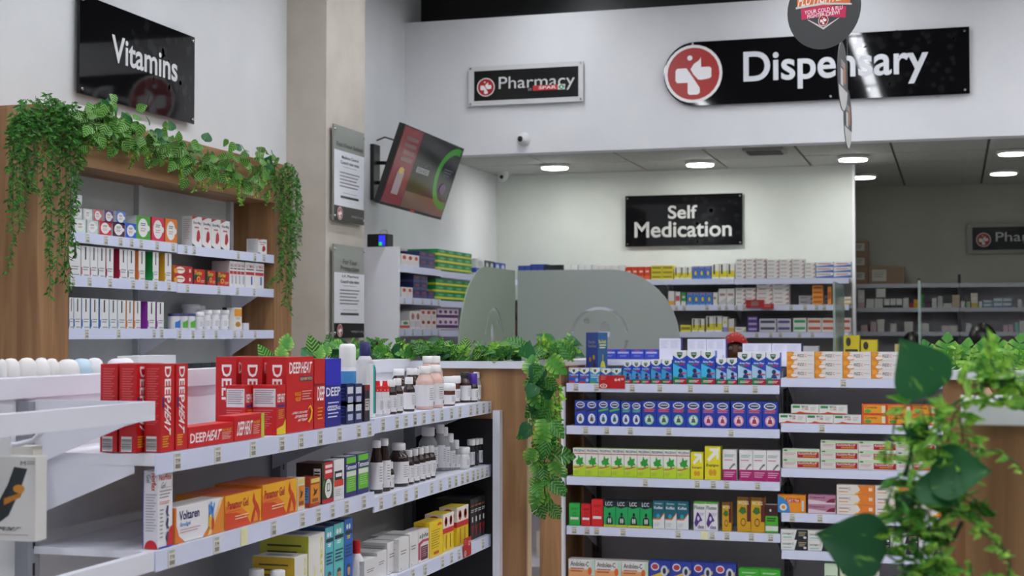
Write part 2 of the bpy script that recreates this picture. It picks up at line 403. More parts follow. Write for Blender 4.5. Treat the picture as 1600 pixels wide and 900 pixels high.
tk = [(900, 932, 988, 1031, 1079, 1135, 1180), (915, 948, 985, 1045, 1142), (1008, 1089, 1114, 1135, 1183), (897, 917, 932, 973, 1059, -1100, 1112, 1135, 1173, 1203), ()]
for z, t in zip(ZG, tk): G.shelf(RG, xa, xb - .003, z, .31, t, 640, (xa + .07, xb - .03), strip=STRIP, m=SD, bm=DARKBACK)
tk = [(1318,), (1284,), (), (1237, 1280), ()]
for z, t in zip(ZH, tk): G.shelf(RG, xb + .003, xc_, z, .31, t, 640, (xb + .03,), strip=STRIP, m=SD, bm=DARKBACK)
G.shelf(RG, xb + .003, xc_, .28, .31, (), 640, strip=STRIP, m=SD)
xq0, xq1 = RG.at(846, 700)[0], RG.at(879, 700)[0]
G.part('end_post', MB().box(xq0, 6.76, 0, xq1, 7.6, 1.335, WOOD))
G.part('white_trim', MB().box(xq1, 6.765, 0, xq1 + .012, 6.80, 1.24, WHITE))
G.part('end_post', MB().box(xc_, 6.76, 0, xc_ + .1, 7.6, 1.335, WOOD))
# low shelf seen through the gap between the gondolas
Q = Unit('wall_rack', 'low white rack seen in the gap between the two gondolas', 'shelving', (-2.05, 7.3, 0))
Q.part('back_panel', MB().box(-2.4, 7.6, 0, -1.93, 7.62, 1.2, WHITE2))
for z in (.35, .62, .88, 1.1): Q.part('shelf', MB().box(-2.4, 7.25, z - .04, -1.93, 7.6, z, WHITE))
# --- oak portal with the vitamins (faces +x)
VG = Run('X', -3.15); ZV = [1.873, 1.708, 1.510]
yv0, yv1, yv2, yv3 = VG.at(58, 400)[0], VG.at(108, 400)[0], VG.at(429, 400)[0], VG.at(456, 400)[0]
V = Unit('vitamin_portal', 'oak portal shelving of vitamins draped with garlands on the wall', 'shelving', (-3.25, 5.6, 0))
zh = VG.at(122, 258)[1]; zt = 2.32
V.part('post', MB().box(XW + .004, yv0, 0, -3.15, yv1, zt, WOOD))
V.part('post', MB().box(XW + .004, yv2, 0, -3.15, yv3, zt, WOOD))
V.part('header', MB().box(XW + .004, yv1, zh, -3.151, yv2, zt - .002, WOODH))
V.part('back_panel', MB().box(XW + .002, yv1, .2, XW + .02, yv2 - .1, zh, noise_mat('light_grey_steel', '#b4b8b6', '#bcc0be', 6, .5)))
yvj = VG.at(277, 400)[0]
for y in (VG.at(213, 500, .2)[0], VG.at(357, 500, .2)[0], VG.at(376, 500, .2)[0]):
    V.part('upright', MB().box(XW + .02, y - .015, .2, XW + .045, y + .015, zh, M('#b9bfc2', .4)))
tk = ((136, 165, 188, 205, 220, 245, 270), (114, 140, 172, 208, 229, 243, 264), (136, 186, 241, 253))
tk2 = ((290, 303, 372, 398, 412), (293, 342, 371, 397), (281, 302, 318, 338, 367, 378, 399))
vb1, vb2 = VG.at(213, 520, .2)[0], VG.at(357, 520, .2)[0]
for z, a, b in zip(ZV, tk, tk2):
    V.shelf(VG, yv1 + .004, yvj, z, .205, a, 430, (vb1,)); V.shelf(VG, yvj + .003, yv2 - .005, z - .004, .205, b, 430, (vb2,))
V.shelf(VG, yv1 + .004, yv2 - .005, 1.30, .205, ()); V.shelf(VG, yv1 + .004, yv2 - .005, .9, .205, ())
# --- white shelving on the wall beyond the column
WG = Run('X', -3.03); ZW = [1.88, 1.697, 1.513]
yw0 = WG.at(625, 450)[0]
Wl = Unit('wall_rack', 'white wall rack of green and navy cartons beyond the concrete column', 'shelving', (-3.2, 9.2, 0))
Wl.part('side_panel', MB().box(XW + .004, yw0 - .02, 0, -3.03, yw0, 1.985, WHITE2))
Wl.part('back_panel', MB().box(XW + .002, yw0, .2, XW + .02, 10.5, 1.9, DARKBACK))
ywj = WG.at(689, 430)[0]
for z in ZW + [1.25]:
    Wl.shelf(WG, yw0 + .002, ywj, z, .33, (632, 645, 660, 674, 685) if z < 1.88 and z > 1.3 else (), 450); Wl.shelf(WG, ywj + .002, 10.45, z - .006, .33, (), 450)
# --- self medication shelving on the back wall
BG = Run('Y', 10.56); ZB = [1.877, 1.690, 1.497, 1.28]
bx0, bx1 = -3.0, XP - .02
Bk = Unit('wall_rack', 'back wall rack of tablets under the self medication board', 'shelving', (-1.8, 10.7, 0))
Bk.part('back_panel', MB().box(bx0, YB - .02, .2, bx1, YB - .004, 1.86, noise_mat('back_steel', '#7f7f7c', '#888885', 6, .5)))
bj = BG.at(1147, 450)[0]
for i, z in enumerate(ZB):
    tks = ((), (1057, 1069, 1105, 1124, 1135, 1150, 1163, 1236, 1258, 1276, 1288, 1318), (1182, 1204, 1219, 1249, 1269, 1314), ())[i]
    Bk.shelf(BG, bx0, bj - .002, z, .31, tks, 480, (-2.0,)); Bk.shelf(BG, bj + .002, bx1, z - .002, .31, tks, 480, (bj + .01, ))
# --- dim shelving of the far dispensary
DG = Run('Y', 12.42); ZD = [1.888, 1.692, 1.497]
Dk = Unit('wall_rack', 'dim grey rack of small white packs in the far dispensary room', 'shelving', (.8, 12.6, 0))
Dk.part('back_panel', MB().box(-1.6, YD - .02, .2, 3.2, YD - .004, 1.87, DARKBACK))
dj = [-1.6, -.9, DG.at(1436, 450)[0], DG.at(1499, 450)[0], DG.at(1600, 450)[0] + .4]
for z in ZD + [1.28]:
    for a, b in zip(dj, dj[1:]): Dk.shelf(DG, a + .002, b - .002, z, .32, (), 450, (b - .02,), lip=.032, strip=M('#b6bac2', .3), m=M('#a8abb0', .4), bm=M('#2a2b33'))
for x in dj[2:4]: Dk.part('upright', MB().box(x - .012, 12.44, .2, x + .012, 12.47, 1.96 if x == dj[3] else 1.93, M('#3d3f45', .5)))
# --- dispensary counter with frosted screens
yc = 8.5
K = Unit('dispensary_counter', 'dispensary counter below the frosted screens', 'counter', (0, 8.7, 0))
K.part('front_panel', MB().box(-2.53, yc - .1, 0, 2.5, yc - .05, 1.2, WOOD)); K.part('worktop', MB().box(-2.53, yc - .12, 1.2, 2.5, yc + .4, 1.23, WHITE))
K.part('front_panel', MB().box(-2.56, 7.9, 0, -2.53, yc + .4, 1.2, WOOD))
def flat_shape(name, outline, holes, th, mat):
    cu = bpy.data.curves.new(name, 'CURVE'); cu.dimensions = '2D'; cu.fill_mode = 'BOTH'; cu.extrude = th / 2
    for pts in [outline] + holes:
        sp = cu.splines.new('POLY'); sp.points.add(len(pts) - 1); sp.use_cyclic_u = True
        for q, (x, y) in zip(sp.points, pts): q.co = (x, y, 0, 1)
    o = bpy.data.objects.new(name, cu); me = bpy.data.meshes.new_from_object(o); bpy.data.objects.remove(o); bpy.data.curves.remove(cu)
    me.name = name; me.materials.clear(); me.materials.append(mat)
    for p in me.polygons: p.material_index = 0
    return me
FROST = M('#9aa29c', .55, alpha=.93); FROST2 = M('#93a08f', .5, alpha=.93); CLEAR = M('#dfe9e4', .06, alpha=.22)
def ring_arc(cx, cy, r0, r1, a0, a1, n=20):
    return [(cx + r1 * math.cos(math.radians(a0 + (a1 - a0) * i / n)), cy + r1 * math.sin(math.radians(a0 + (a1 - a0) * i / n))) for i in range(n + 1)] + \
           [(cx + r0 * math.cos(math.radians(a1 - (a1 - a0) * i / n)), cy + r0 * math.sin(math.radians(a1 - (a1 - a0) * i / n))) for i in range(n + 1)]
def screen(label, W, H, R, cx, cy, mat, loc, rz, flip):
    f = -1 if flip else 1
    out = [(0, 0), (W, 0), (W, H - R)] + [(W - R + R * math.sin(math.radians(90 - a)), H - R + R * math.cos(math.radians(90 - a))) for a in range(6, 90, 6)] + [(W - R, H), (0, H)]
    r = .175
    holes = [ring_arc(cx, cy, r * .9, r, 8, 172), ring_arc(cx, cy, r * .9, r, 188, 352),
             [(cx + .03 + .035 * math.cos(t * .4), cy + .03 + .06 * math.sin(t * .4)) for t in range(16)],
             [(cx - .08 + .022 * math.cos(t * .4), cy + .09 + .018 * math.sin(t * .4)) for t in range(16)]]
    if flip: out = [(-x, y) for x, y in out]; holes = [[(-x, y) for x, y in h] for h in holes]
    e = empty('frosted_screen', loc, rz); tag(e, label, 'screen')
    obj('frosted_sheet', flat_shape('frosted_sheet', out, holes, .008, mat), e, rot=(math.pi / 2, 0, 0))
    obj('clear_emblem', flat_shape('clear_emblem', [(cx * f - r * 1.02, cy - r * 1.02), (cx * f + r * 1.02, cy - r * 1.02), (cx * f + r * 1.02, cy + r * 1.02), (cx * f - r * 1.02, cy + r * 1.02)], [], .002, CLEAR), e, rot=(math.pi / 2, 0, 0))
    MB().box(min(0, .06 * f), -.02, -.03, max(0, .06 * f), .02, .02, CHROME).build('clamp', e)
    return e
a0 = onY(809, 500, yc); a1 = onY(1062, 500, yc); zt_ = onY(900, 430, yc).z; cc = onY(937, 534, yc)
W_ = a1.x - a0.x; H_ = zt_ - 1.23
screen('wide frosted screen with round emblem facing the shop', W_, H_, .42, cc.x - a0.x, cc.z - 1.23, FROST, (a0.x, yc, 1.262), 0, False)
xs = a0.x - .02
screen('greenish frosted side screen with curved top seen at an angle', 8.5 - onX(716, 540, xs).y, H_, .5, .42, .2, FROST2, (xs, yc, 1.262), math.pi / 2, True)
# the flip makes the side screen run towards the shop
GLS = M('#9fb3a8', .1, alpha=.6)
for px, y0, y1, top, lb in ((1303, 8.2, 8.9, 440, 'upright clear glass divider edge beside the packs of fizzing tablets'), (1436, 8.4, 8.7, 438, 'slim clear glass divider in front of the dim rack')):
    p = onY(px, top, y0)
    e = empty('glass_divider', (p.x, (y0 + y1) / 2, 1.23)); tag(e, lb, 'divider')
    MB().box(-.006, y0 - (y0 + y1) / 2, 0, .006, y1 - (y0 + y1) / 2, p.z - 1.23, GLS).build('pane', e)
    MB().box(-.02, y0 - (y0 + y1) / 2, 0, .02, y0 - (y0 + y1) / 2 + .05, .03, CHROME).build('clamp', e)
# --- gondola beside the camera carrying the leafy plants
N_ = Unit('shelving_gondola', 'oak gondola with pale worktops under the leafy trailing plants', 'shelving', (.4, 3, 0))
TOPW = noise_mat('pale_worktop', '#cfcfd2', '#dedee2', 9, .4)
nx0 = onY(1508, 660, 2.02).x
def rounded(x0, y0, x1, y1, r):
    o = []
    for cx, cy, a in ((x1 - r, y1 - r, 0), (x0 + r, y1 - r, 90), (x0 + r, y0 + r, 180), (x1 - r, y0 + r, 270)):
        o += [(cx + r * math.cos(math.radians(a + q)), cy + r * math.sin(math.radians(a + q))) for q in (0, 30, 60, 90)]
    return o
N_.part('end_panel', MB().box(nx0, 2.03, 0, .8, 2.07, 1.379, WOOD))
N_.part('worktop', MB().prism(rounded(nx0 - .004, 2.018, .81, 2.35, .012), 1.379, 1.404, TOPW, 'z'))
N_.part('side_panel', MB().box(nx0 + .05, 2.07, 0, nx0 + .07, 3.9, 1.36, WOOD))
fx0 = onY(1473, 600, 3.9).x
N_.part('end_panel', MB().box(fx0, 3.9, 0, .8, 3.94, 1.379, WOOD)); N_.part('worktop', MB().box(fx0 + .01, 3.88, 1.379, .8, 4.2, 1.402, WHITE))
N_.part('shelf', MB().box(nx0 + .07, 2.07, 1.0, .5, 3.9, 1.02, WHITE)); N_.part('plinth', MB().box(nx0 + .07, 2.07, 0, .78, 3.9, .1, M('#444448')))
# ------------------------------------------------------------------ signs
def sign(name, label, run, x0, x1, ytop, ybot, xref, cat='sign', th=.012, off=.03, col='#0f0f11', pins=True, rough=.04, outline=None, pin_at=None):
    a0 = run.at(x0, (ytop + ybot) / 2, -off)[0]; a1 = run.at(x1, (ytop + ybot) / 2, -off)[0]
    zt = run.at(xref, ytop, -off)[1]; zb = run.at(xref, ybot, -off)[1]
    e = empty(name, run.loc((a0 + a1) / 2, zb, -off), run.rz); tag(e, label, cat)
    W, H = a1 - a0, zt - zb
    if outline: mb = MB().prism(outline(W, H), 0, th, M(col, rough))
    else: mb = MB().box(-W / 2, 0, 0, W / 2, th, H, M(col, rough))
    mb.build('board', e); mb.mats[0].node_tree.nodes['Principled BSDF'].inputs['Specular IOR Level'].default_value = .35
    for u, v in (pin_at or ((.02, .05), (.98, .05), (.02, .95), (.98, .95))) if pins else ():
        o = MB().lathe([(.0075, 0), (.0075, .004), (.005, .006)], CHROME, 12).build('standoff_pin', e)
        o.location = ((u - .5) * W, 0, v * H); o.rotation_euler = (math.pi / 2, 0, 0)
        p = MB().lathe([(.006, 0), (.006, off - th)], CHROME, 10).build('standoff_post', e); p.location = ((u - .5) * W, off, v * H); p.rotation_euler = (math.pi / 2, 0, 0)
    return e, W, H
def layer(e, name, W, H, fn, e0=.0004, rough=.3):
    b = Box(W, H, 0, body=False, e0=e0, rough=rough); fn(b); return b.build(name, e)
WALLRUN = Run('X', XW); FASC = Run('Y', YF); BACK = Run('Y', YB); FARW = Run('Y', YD)
def dots(b, x0, x1, seed):
    r = random.Random(seed); asp = b.w / b.h
    for i in range(46):
        u = r.random(); a = x0 + (x1 - x0) * u; t = r.uniform(.06, .94); q = (.02 + .05 * (1 - abs(u - .4))) * r.uniform(.5, 1.1)
        b.k['front'] = i % 3; b.el('front', a, t, q / asp, q, '#1d1d1f', 14)
e, W, H = sign('wall_sign', 'glossy black board reading Vitamins above the oak portal', WALLRUN, 124, 304, 58, 194, 303)
layer(e, 'dot_print', W, H, lambda b: dots(b, .42, .97, 3), .0002, .04)['kind'] = 'stuff'
layer(e, 'lettering', W, H, lambda b: b.tx('front', 'Vitamins', .25, .4, .83, .72, '#d9d9da', keep=True), .0012)
def bull(W, H):
    r = H / 2; return [(W / 2, 0), (W / 2, H), (-W / 2 + r, H)] + [(-W / 2 + r + r * math.cos(math.radians(a)), r + r * math.sin(math.radians(a))) for a in range(100, 270, 10)] + [(-W / 2 + r, 0)]
e, W, H = sign('wall_sign', 'long black board reading Dispensary with round red cross emblem', FASC, 1037, 1515, 54, 156, 1290, outline=bull, pin_at=((.1, .97), (.56, .05), (.985, .06), (.985, .94)))
layer(e, 'dot_print', W, H, lambda b: dots(b, .62, .96, 5), .0002, .04)['kind'] = 'stuff'
layer(e, 'emblem', W, H, lambda b: pharmacy_logo(b, 'front', H * .47 / W, .5, H * .455), .0006)
layer(e, 'lettering', W, H, lambda b: b.tx('front', 'Dispensary', .272, .19, .872, .8, '#d5d6da'), .0012)
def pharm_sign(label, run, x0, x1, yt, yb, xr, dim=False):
    e, W, H = sign('wall_sign', label, run, x0, x1, yt, yb, xr, col='#c9c9c9' if not dim else '#9a9a92', rough=.3)  # dim board: the far room's shade is put into the frame colour
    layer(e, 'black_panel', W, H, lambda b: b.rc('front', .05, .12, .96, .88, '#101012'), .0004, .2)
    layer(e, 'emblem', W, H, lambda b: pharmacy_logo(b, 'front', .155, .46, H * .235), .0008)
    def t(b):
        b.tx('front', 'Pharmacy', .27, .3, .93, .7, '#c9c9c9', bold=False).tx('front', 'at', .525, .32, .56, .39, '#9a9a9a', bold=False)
        b.rc('front', .568, .315, .79, .445, '#b5272a').rc('front', .785, .315, .845, .445, '#d5dcd5').tx('front', 'SPAR', .62, .345, .77, .42, '#e8e3e0')
        b.el('front', .815, .38, .024, .055, '#1d7a4a', 14).pl('front', [(.803, .355), (.827, .355), (.815, .42)], '#dfe6df')
    layer(e, 'lettering', W, H, t, .0016); return e
pharm_sign('small framed black board reading Pharmacy on the bulkhead', FASC, 732, 911, 100, 162, 820)
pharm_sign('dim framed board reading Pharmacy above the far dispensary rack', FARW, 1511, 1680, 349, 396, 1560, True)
e, W, H = sign('wall_sign', 'black board reading Self Medication on the back wall', BACK, 977, 1160, 304, 384, 1068)
layer(e, 'dot_print', W, H, lambda b: dots(b, .5, .97, 8), .0002, .04)['kind'] = 'stuff'
layer(e, 'lettering', W, H, lambda b: b.tx('front', 'Self', .37, .53, .62, .79, '#c6c6c4').tx('front', 'Medication', .08, .17, .91, .48, '#c6c6c4'), .0012)
COLX = Run('X', -3.15)
for yt, yb, title, sub, lb in ((201, 348, ['For Your Safety'], ['Medicine Control', 'Council rules state:'], 'grey and white notice reading For Your Safety on the concrete column'),
                              (384, 528, ['For Your', 'Protection'], ['S.A. Pharmacy', 'Council rules state:'], 'grey and white notice reading For Your Protection low on the column')):
    e, W, H = sign('notice_board', lb, COLX, 522, 569, yt, yb, 546, col='#8f928c', rough=.25)
    def pr(b):
        b.rc('front', 0, .16, 1, .74 if len(title) == 1 else .7, '#dcdde2').rc('front', 0, 0, 1, .16, '#121212')
        if len(title) == 1: b.tx('front', title[0], .08, .765, .95, .83, '#2b2b2b')
        else: b.tx('front', title[0], .28, .79, .75, .85, '#2b2b2b').tx('front', title[1], .2, .72, .82, .78, '#2b2b2b')
        t = .66 if len(title) == 1 else .645
        b.tx('front', sub[0], .24, t, .8, t + .035, '#3a3a3a').tx('front', sub[1], .2, t - .055, .82, t - .02, '#3a3a3a')
        b.rc('front', .28, t - .085, .75, t - .082, '#666666').lines('front', .17, .34, .83, .52, 5, '#8a8a8e', .35, .2).rc('front', .28, .3, .75, .303, '#666666').lines('front', .2, .22, .8, .27, 1, '#4a4a4a', .5, 0)
        pharmacy_logo(b, 'front', .18, .08, .034); b.tx('front', 'caring for you', .55, .05, .95, .085, '#a8a8a8', bold=False)
    layer(e, 'print', W, H, pr, .0004)
# ------------------------------------------------------------------ hanging discs, cameras, television, speaker
def dangler(px, py, zc_, r, rz, label, full):
    d = ray(px, py); p = Vector((0, 0, EYE)) + d * zc_
    e = empty('hanging_disc', (p.x, p.y, p.z), rz); tag(e, label, 'advert', 'round adverts on strings')
    disc = [(r * math.cos(2 * math.pi * i / 40), r * math.sin(2 * math.pi * i / 40)) for i in range(40)]
    MB().prism(disc, -.0015, .0015, M('#3f4141', .5)).build('disc', e)
    MB().tube([(0, 0, r), (0, 0, 4.4 - p.z)], .0005, M('#c8c8c8')).build('string', e)
    def pr(b):
        if full:
            b.pl('front', [(.14, .56), (.86, .52), (.87, .72), (.13, .78)], '#d9703a').tx('front', 'FLU FIGHTERS', .16, .57, .85, .71, '#f0e3d6', shear=.05)
            b.pl('front', [(.12, .545), (.5, .555), (.88, .5), (.88, .52), (.5, .58), (.12, .57)], '#d8d4d0')
            b.pl('front', [(.2, .40), (.5, .41), (.8, .35), (.81, .49), (.5, .545), (.19, .54)], '#d02a5a')
            b.tx('front', 'YOUR COLD & FLU', .24, .46, .76, .51, '#f2e9ea').tx('front', 'FIGHTER CREW!', .28, .405, .72, .455, '#f2e9ea')
            for q in ((.28, .39, .5, .24), (.72, .36, .5, .24)): b.pl('front', [(q[0], q[1]), (q[2], q[3]), (q[2], q[3] + .03), (q[0] + (.02 if q[0] < .5 else -.02), q[1])], '#d8c8ca')
            pharmacy_logo(b, 'front', .5, .355, r * .14)
        else:
            b.el('front', .5, .5, .49, .49, '#d3d1cd', 30, 200, 340).rc('front', .22, .34, .78, .74, '#4c4c4d').rc('front', .25, .36, .5, .6, '#d8d8d6').rc('front', .55, .42, .74, .7, '#c77a40')
            b.lines('front', .3, .62, .7, .72, 3, '#c9c9c5')
    b = Box(2 * r, 2 * r, 0, body=False, e0=.0017, rough=.45); pr(b)
    o = b.build('print', e); o.location = (0, 0, -r)
dangler(1287, 14, 5.0, .136, math.radians(-22), 'dark round flu advert hanging by a string, shown almost face on', True)
dangler(1316.5, 120, 5.8, .135, math.radians(86), 'thin edge-on hanging disc just below the round flu advert', False)
dangler(1324.5, 186, 6.7, .135, math.radians(86.5), 'lowest edge-on hanging disc below the bulkhead edge', False)
p = onY(819, 218, YF)
e = empty('security_camera', (p.x, YF, p.z)); tag(e, 'white dome camera on the bulkhead under the pharmacy board', 'camera')
o = MB().lathe([(.042, 0), (.042, .012), (.036, .02), (.034, .034), (.026, .05), (.012, .058), (.001, .06)], M('#d6d6d6', .35), 24).build('housing', e); o.rotation_euler = (math.pi / 2, 0, 0)
o = MB().lathe([(.018, 0), (.018, .012), (.014, .016), (.001, .018)], M('#101010', .15), 18).build('lens', e); o.rotation_euler = (math.pi / 2, 0, -.3); o.location = (-.008, -.048, -.002)
d = ray(786, 281); p = Vector((0, 0, EYE)) + d * ((HC - .06 - EYE) / d.z)
e = empty('security_camera', (p.x, p.y, HC)); tag(e, 'tiny white dome camera in the dispensary ceiling corner', 'camera')
o = MB().lathe([(.04, 0), (.042, .025), (.034, .05), (.016, .068), (.001, .072)], M('#c6c8c4', .4), 20).build('housing', e); o.rotation_euler = (math.pi, 0, 0)
o = MB().lathe([(.014, 0), (.014, .012), (.001, .015)], M('#181818', .2), 14).build('lens', e); o.rotation_euler = (math.pi / 2 + .5, 0, 0); o.location = (0, -.034, -.04)
# television
TL, TR, BL = onX(625, 190, -2.87), onX(719, 230, -2.87), onX(592, 318, -3.02)
ux = (TR - TL); Wt = ux.length; ux.normalize(); uz = (TL - BL); uz -= ux * uz.dot(ux); Ht = uz.length; uz.normalize(); uy = uz.cross(ux)
e = empty('television'); e.matrix_world = Matrix((( ux.x, uy.x, uz.x, (BL + ux * Wt / 2).x), (ux.y, uy.y, uz.y, (BL + ux * Wt / 2).y), (ux.z, uy.z, uz.z, (BL + ux * Wt / 2).z), (0, 0, 0, 1)))
tag(e, 'wall television tilted down beside the concrete column', 'television')
MB().box(-Wt / 2, .0, 0, Wt / 2, .035, Ht, M('#141312', .35)).build('case', e)
MB().box(-Wt * .3, .035, .08, Wt * .3, .07, Ht * .75, M('#101010', .5)).build('rear_housing', e)
b = Box(Wt, Ht, 0, body=False, e0=.0006, rough=.12); E = dict(emit=.22)
b.rc('front', .012, .035, .988, .985, '#4a3a30', **E).rc('front', .012, .035, .3, .985, '#7a3038', **E).rc('front', .3, .24, .988, .985, '#22242c', **E)
b.rc('front', .3, .3, .64, .8, '#15171d', **E).rc('front', .3, .035, .988, .24, '#6b5647', **E)
arc = lambda r0, r1: [(.93 + r1 * .62 * math.cos(math.radians(a)), .55 + r1 * math.sin(math.radians(a))) for a in range(80, 281, 10)] + [(.93 + r0 * .62 * math.cos(math.radians(a)), .55 + r0 * math.sin(math.radians(a))) for a in range(280, 79, -10)]
A = arc(.33, .42)
n = len(A) // 2
for i in range(n - 1): b.k['front'] = 6; b.pl('front', [A[i], A[i + 1], A[2 * n - 2 - i], A[2 * n - 1 - i]], '#3c8a34', **E)
b.k['front'] = 8
b.rc('front', .36, .5, .56, .57, '#8d8f93', **E).tx('front', 'YOUR BODY', .37, .51, .55, .56, '#1a1a1a', **E).tx('front', 'ALL ABOUT', .39, .59, .56, .64, '#50545c', **E)
for k, st in enumerate(('Simple', 'Ways to', 'Boost', 'Health')): b.lines('front', .08, .82 - k * .085, .26, .88 - k * .085, 1, '#8a6a6a', .8)
b.rc('front', .1, .16, .2, .44, '#9a8a90', **E).el('front', .15, .46, .04, .04, '#b79a55', **E)
b.lines('front', .78, .55, .93, .66, 3, '#7d7f92', .3).el('front', .85, .4, .05, .07, '#55335f', **E)
b.build('screen', e)
b = Box(Wt, Ht, 0, body=False, e0=.001); b.rc('front', .47, .008, .53, .024, '#c23a28', emit=.5); b.build('status_light', e)
e2 = empty('television_bracket', (XW, onX(583, 270, XW).y, onX(583, 270, XW).z)); tag(e2, 'black folding wall bracket holding the television', 'bracket')
MB().box(.002, -.05, -.17, .025, .05, .17, M('#151515', .5)).build('wall_plate', e2)
q = e.matrix_world @ Vector((-.1, .075, Ht * .45)) - e2.location
for dz in (-.06, .06): MB().tube([(.02, 0, dz), (.1, .03, dz), (q.x - .06, q.y, q.z + dz)], .012, M('#1c1c1c', .4)).build('arm', e2)
MB().tube([(.01, .03, .2), (.06, .04, .22), (.15, .02, .19), (q.x - .07, q.y, q.z + .12)], .005, BLACK).build('cable', e2)
p = onX(600, 387, -3.2)
e = empty('speaker_box', (-3.17, yw0 + .04, 1.985)); tag(e, 'small black speaker glowing blue and green on the white rack end', 'speaker')
MB().prism(rounded(-.062, -.05, .062, .06, .012), 0, .075, M('#121214', .5), 'z').build('case', e)
b = Box(.11, .07, 0, body=False, e0=.051); b.rc('front', .62, .1, .98, .95, '#2a2fd0', emit=1.2).rc('front', .62, .1, .8, .4, '#1fb060', emit=1.2); b.build('light_panel', e)
MB().tube([(.0, 0, .075), (.01, 0, .1), (.04, 0, .1), (.05, 0, .075)], .003, M('#c0c0c0')).build('handle', e)
p = onX(579, 545, -3.14)
e = empty('fire_extinguisher', (-3.12, 7.76, 1.0)); tag(e, 'dark red fire extinguisher tucked behind the column', 'extinguisher')
MB().lathe([(.05, 0), (.055, .01), (.055, .33), (.045, .38), (.02, .41), (.018, .43)], M('#7a2020', .35), 20).build('cylinder', e)
MB().box(-.02, -.05, .43, .02, .02, .455, M('#1b1b1b')).build('valve', e); MB().tube([(0, -.02, .44), (.05, -.03, .43), (.065, 0, .3), (.062, 0, .1)], .008, BLACK).build('hose', e)
MB().box(-.258 + .002, -.02, .2, -.05, .02, .24, M('#555555')).build('hook', e)
# ------------------------------------------------------------------ cartons: designs
def plain(c, **fc):
    return lambda w, h, d: Box(w, h, d, c, fc)
def red_tall(w, h, d):
    b = Box(w, h, d, '#c3161c')
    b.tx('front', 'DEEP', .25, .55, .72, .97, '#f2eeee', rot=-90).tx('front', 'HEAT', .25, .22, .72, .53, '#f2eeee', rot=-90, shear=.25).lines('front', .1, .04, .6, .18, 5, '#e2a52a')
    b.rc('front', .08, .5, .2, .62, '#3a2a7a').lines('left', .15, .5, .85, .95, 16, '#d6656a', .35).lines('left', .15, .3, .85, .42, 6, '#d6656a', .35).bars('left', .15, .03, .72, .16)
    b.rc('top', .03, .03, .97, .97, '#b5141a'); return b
def red_flat(w, h, d):
    b = Box(w, h, d, '#c9181d'); b.tx('front', 'DEEP', .04, .22, .38, .68, '#f5f0f0').tx('front', 'HEAT', .4, .22, .7, .72, '#f5f0f0', shear=.2)
    b.tx('front', 'PAIN RELIEF', .73, .6, .95, .72, '#e9a526').lines('front', .73, .15, .95, .55, 5, '#e7b9b0', .35); return b
def red_flat2(w, h, d):
    b = Box(w, h, d, '#c9181d'); b.rc('front', .9, 0, 1, 1, '#b9c83c').tx('front', 'DEEP HEAT', .1, .2, .58, .75, '#f5f0f0', shear=.1).tx('front', 'PAIN RELIEF', .62, .6, .84, .72, '#e9a526').lines('front', .62, .15, .84, .55, 5, '#e7b9b0', .35); return b
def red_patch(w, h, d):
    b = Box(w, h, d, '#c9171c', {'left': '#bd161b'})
    b.tx('front', 'DEEP', .1, .78, .52, .93, '#f5f0f0').tx('front', 'HEAT', .54, .78, .92, .93, '#f5f0f0', shear=.15)
    b.rc('front', .48, .67, .96, .735, '#3a2a7a').tx('front', 'FLEXI HEAT PATCH', .5, .683, .94, .722, '#f0cf3c').tx('front', 'MUSCLE', .3, .48, .52, .53, '#f0a91f').tx('front', 'RELIEF', .32, .41, .52, .46, '#f0a91f')
    b.lines('front', .56, .4, .92, .54, 4, '#e7b9b0', .3)
    for k, t in enumerate(('FLEXIBLE, LONG LASTING', 'DEEP PENETRATING', 'HEAT THERAPY')): b.tx('front', t, .2 + .1 * k, .235 - k * .05, .75, .27 - k * .05, '#f5f0f0', shear=.15)
    b.pl('front', [(.76, .12), (.86, .17), (.9, .25), (.86, .32), (.78, .28), (.8, .32), (.88, .34), (.95, .27), (.92, .16), (.82, .1)], '#eec02c')
    b.tx('left', 'DEEP', .3, .35, .78, .9, '#f2eeee', rot=-90); b.rc('top', .1, .1, .9, .9, '#a81318'); return b
def red_info(w, h, d):
    b = Box(w, h, d, '#c3171c'); b.rc('left', .04, .56, .96, .93, '#dcd8dc').lines('left', .1, .6, .9, .9, 7, '#7a7a84', .35, .2).lines('left', .05, .1, .85, .5, 9, '#d6777a', .3)
    b.tx('front', 'DEEP HEAT', .08, .65, .92, .82, '#f2eeee').rc('front', .08, .55, .92, .6, '#3a2a7a').lines('front', .2, .3, .8, .5, 5, '#e9a526', .4)
    b.pl('front', [(0, 0), (1, 0), (1, .3), (.7, .18), (0, .12)], '#e6c62e'); return b
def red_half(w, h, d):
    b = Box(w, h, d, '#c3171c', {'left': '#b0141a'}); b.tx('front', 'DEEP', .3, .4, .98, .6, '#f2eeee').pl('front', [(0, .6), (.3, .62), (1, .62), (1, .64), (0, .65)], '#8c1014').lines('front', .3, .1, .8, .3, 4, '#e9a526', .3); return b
def blue_freeze(w, h, d):
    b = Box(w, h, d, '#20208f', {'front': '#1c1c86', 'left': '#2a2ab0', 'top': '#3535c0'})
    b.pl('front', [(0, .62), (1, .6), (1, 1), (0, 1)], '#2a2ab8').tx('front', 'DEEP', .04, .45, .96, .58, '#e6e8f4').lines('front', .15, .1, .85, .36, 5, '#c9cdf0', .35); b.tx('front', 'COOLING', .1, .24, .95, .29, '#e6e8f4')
    b.lines('left', .1, .1, .9, .5, 8, '#8a8ad8', .3); return b
def navy_small(w, h, d):
    b = Box(w, h, d, '#1d2758'); b.rc('front', .15, .55, .9, .85, '#cfd3de').rc('front', .2, .15, .85, .42, '#aab2cc').lines('left', .1, .2, .9, .8, 4, '#4a5690', .3); return b
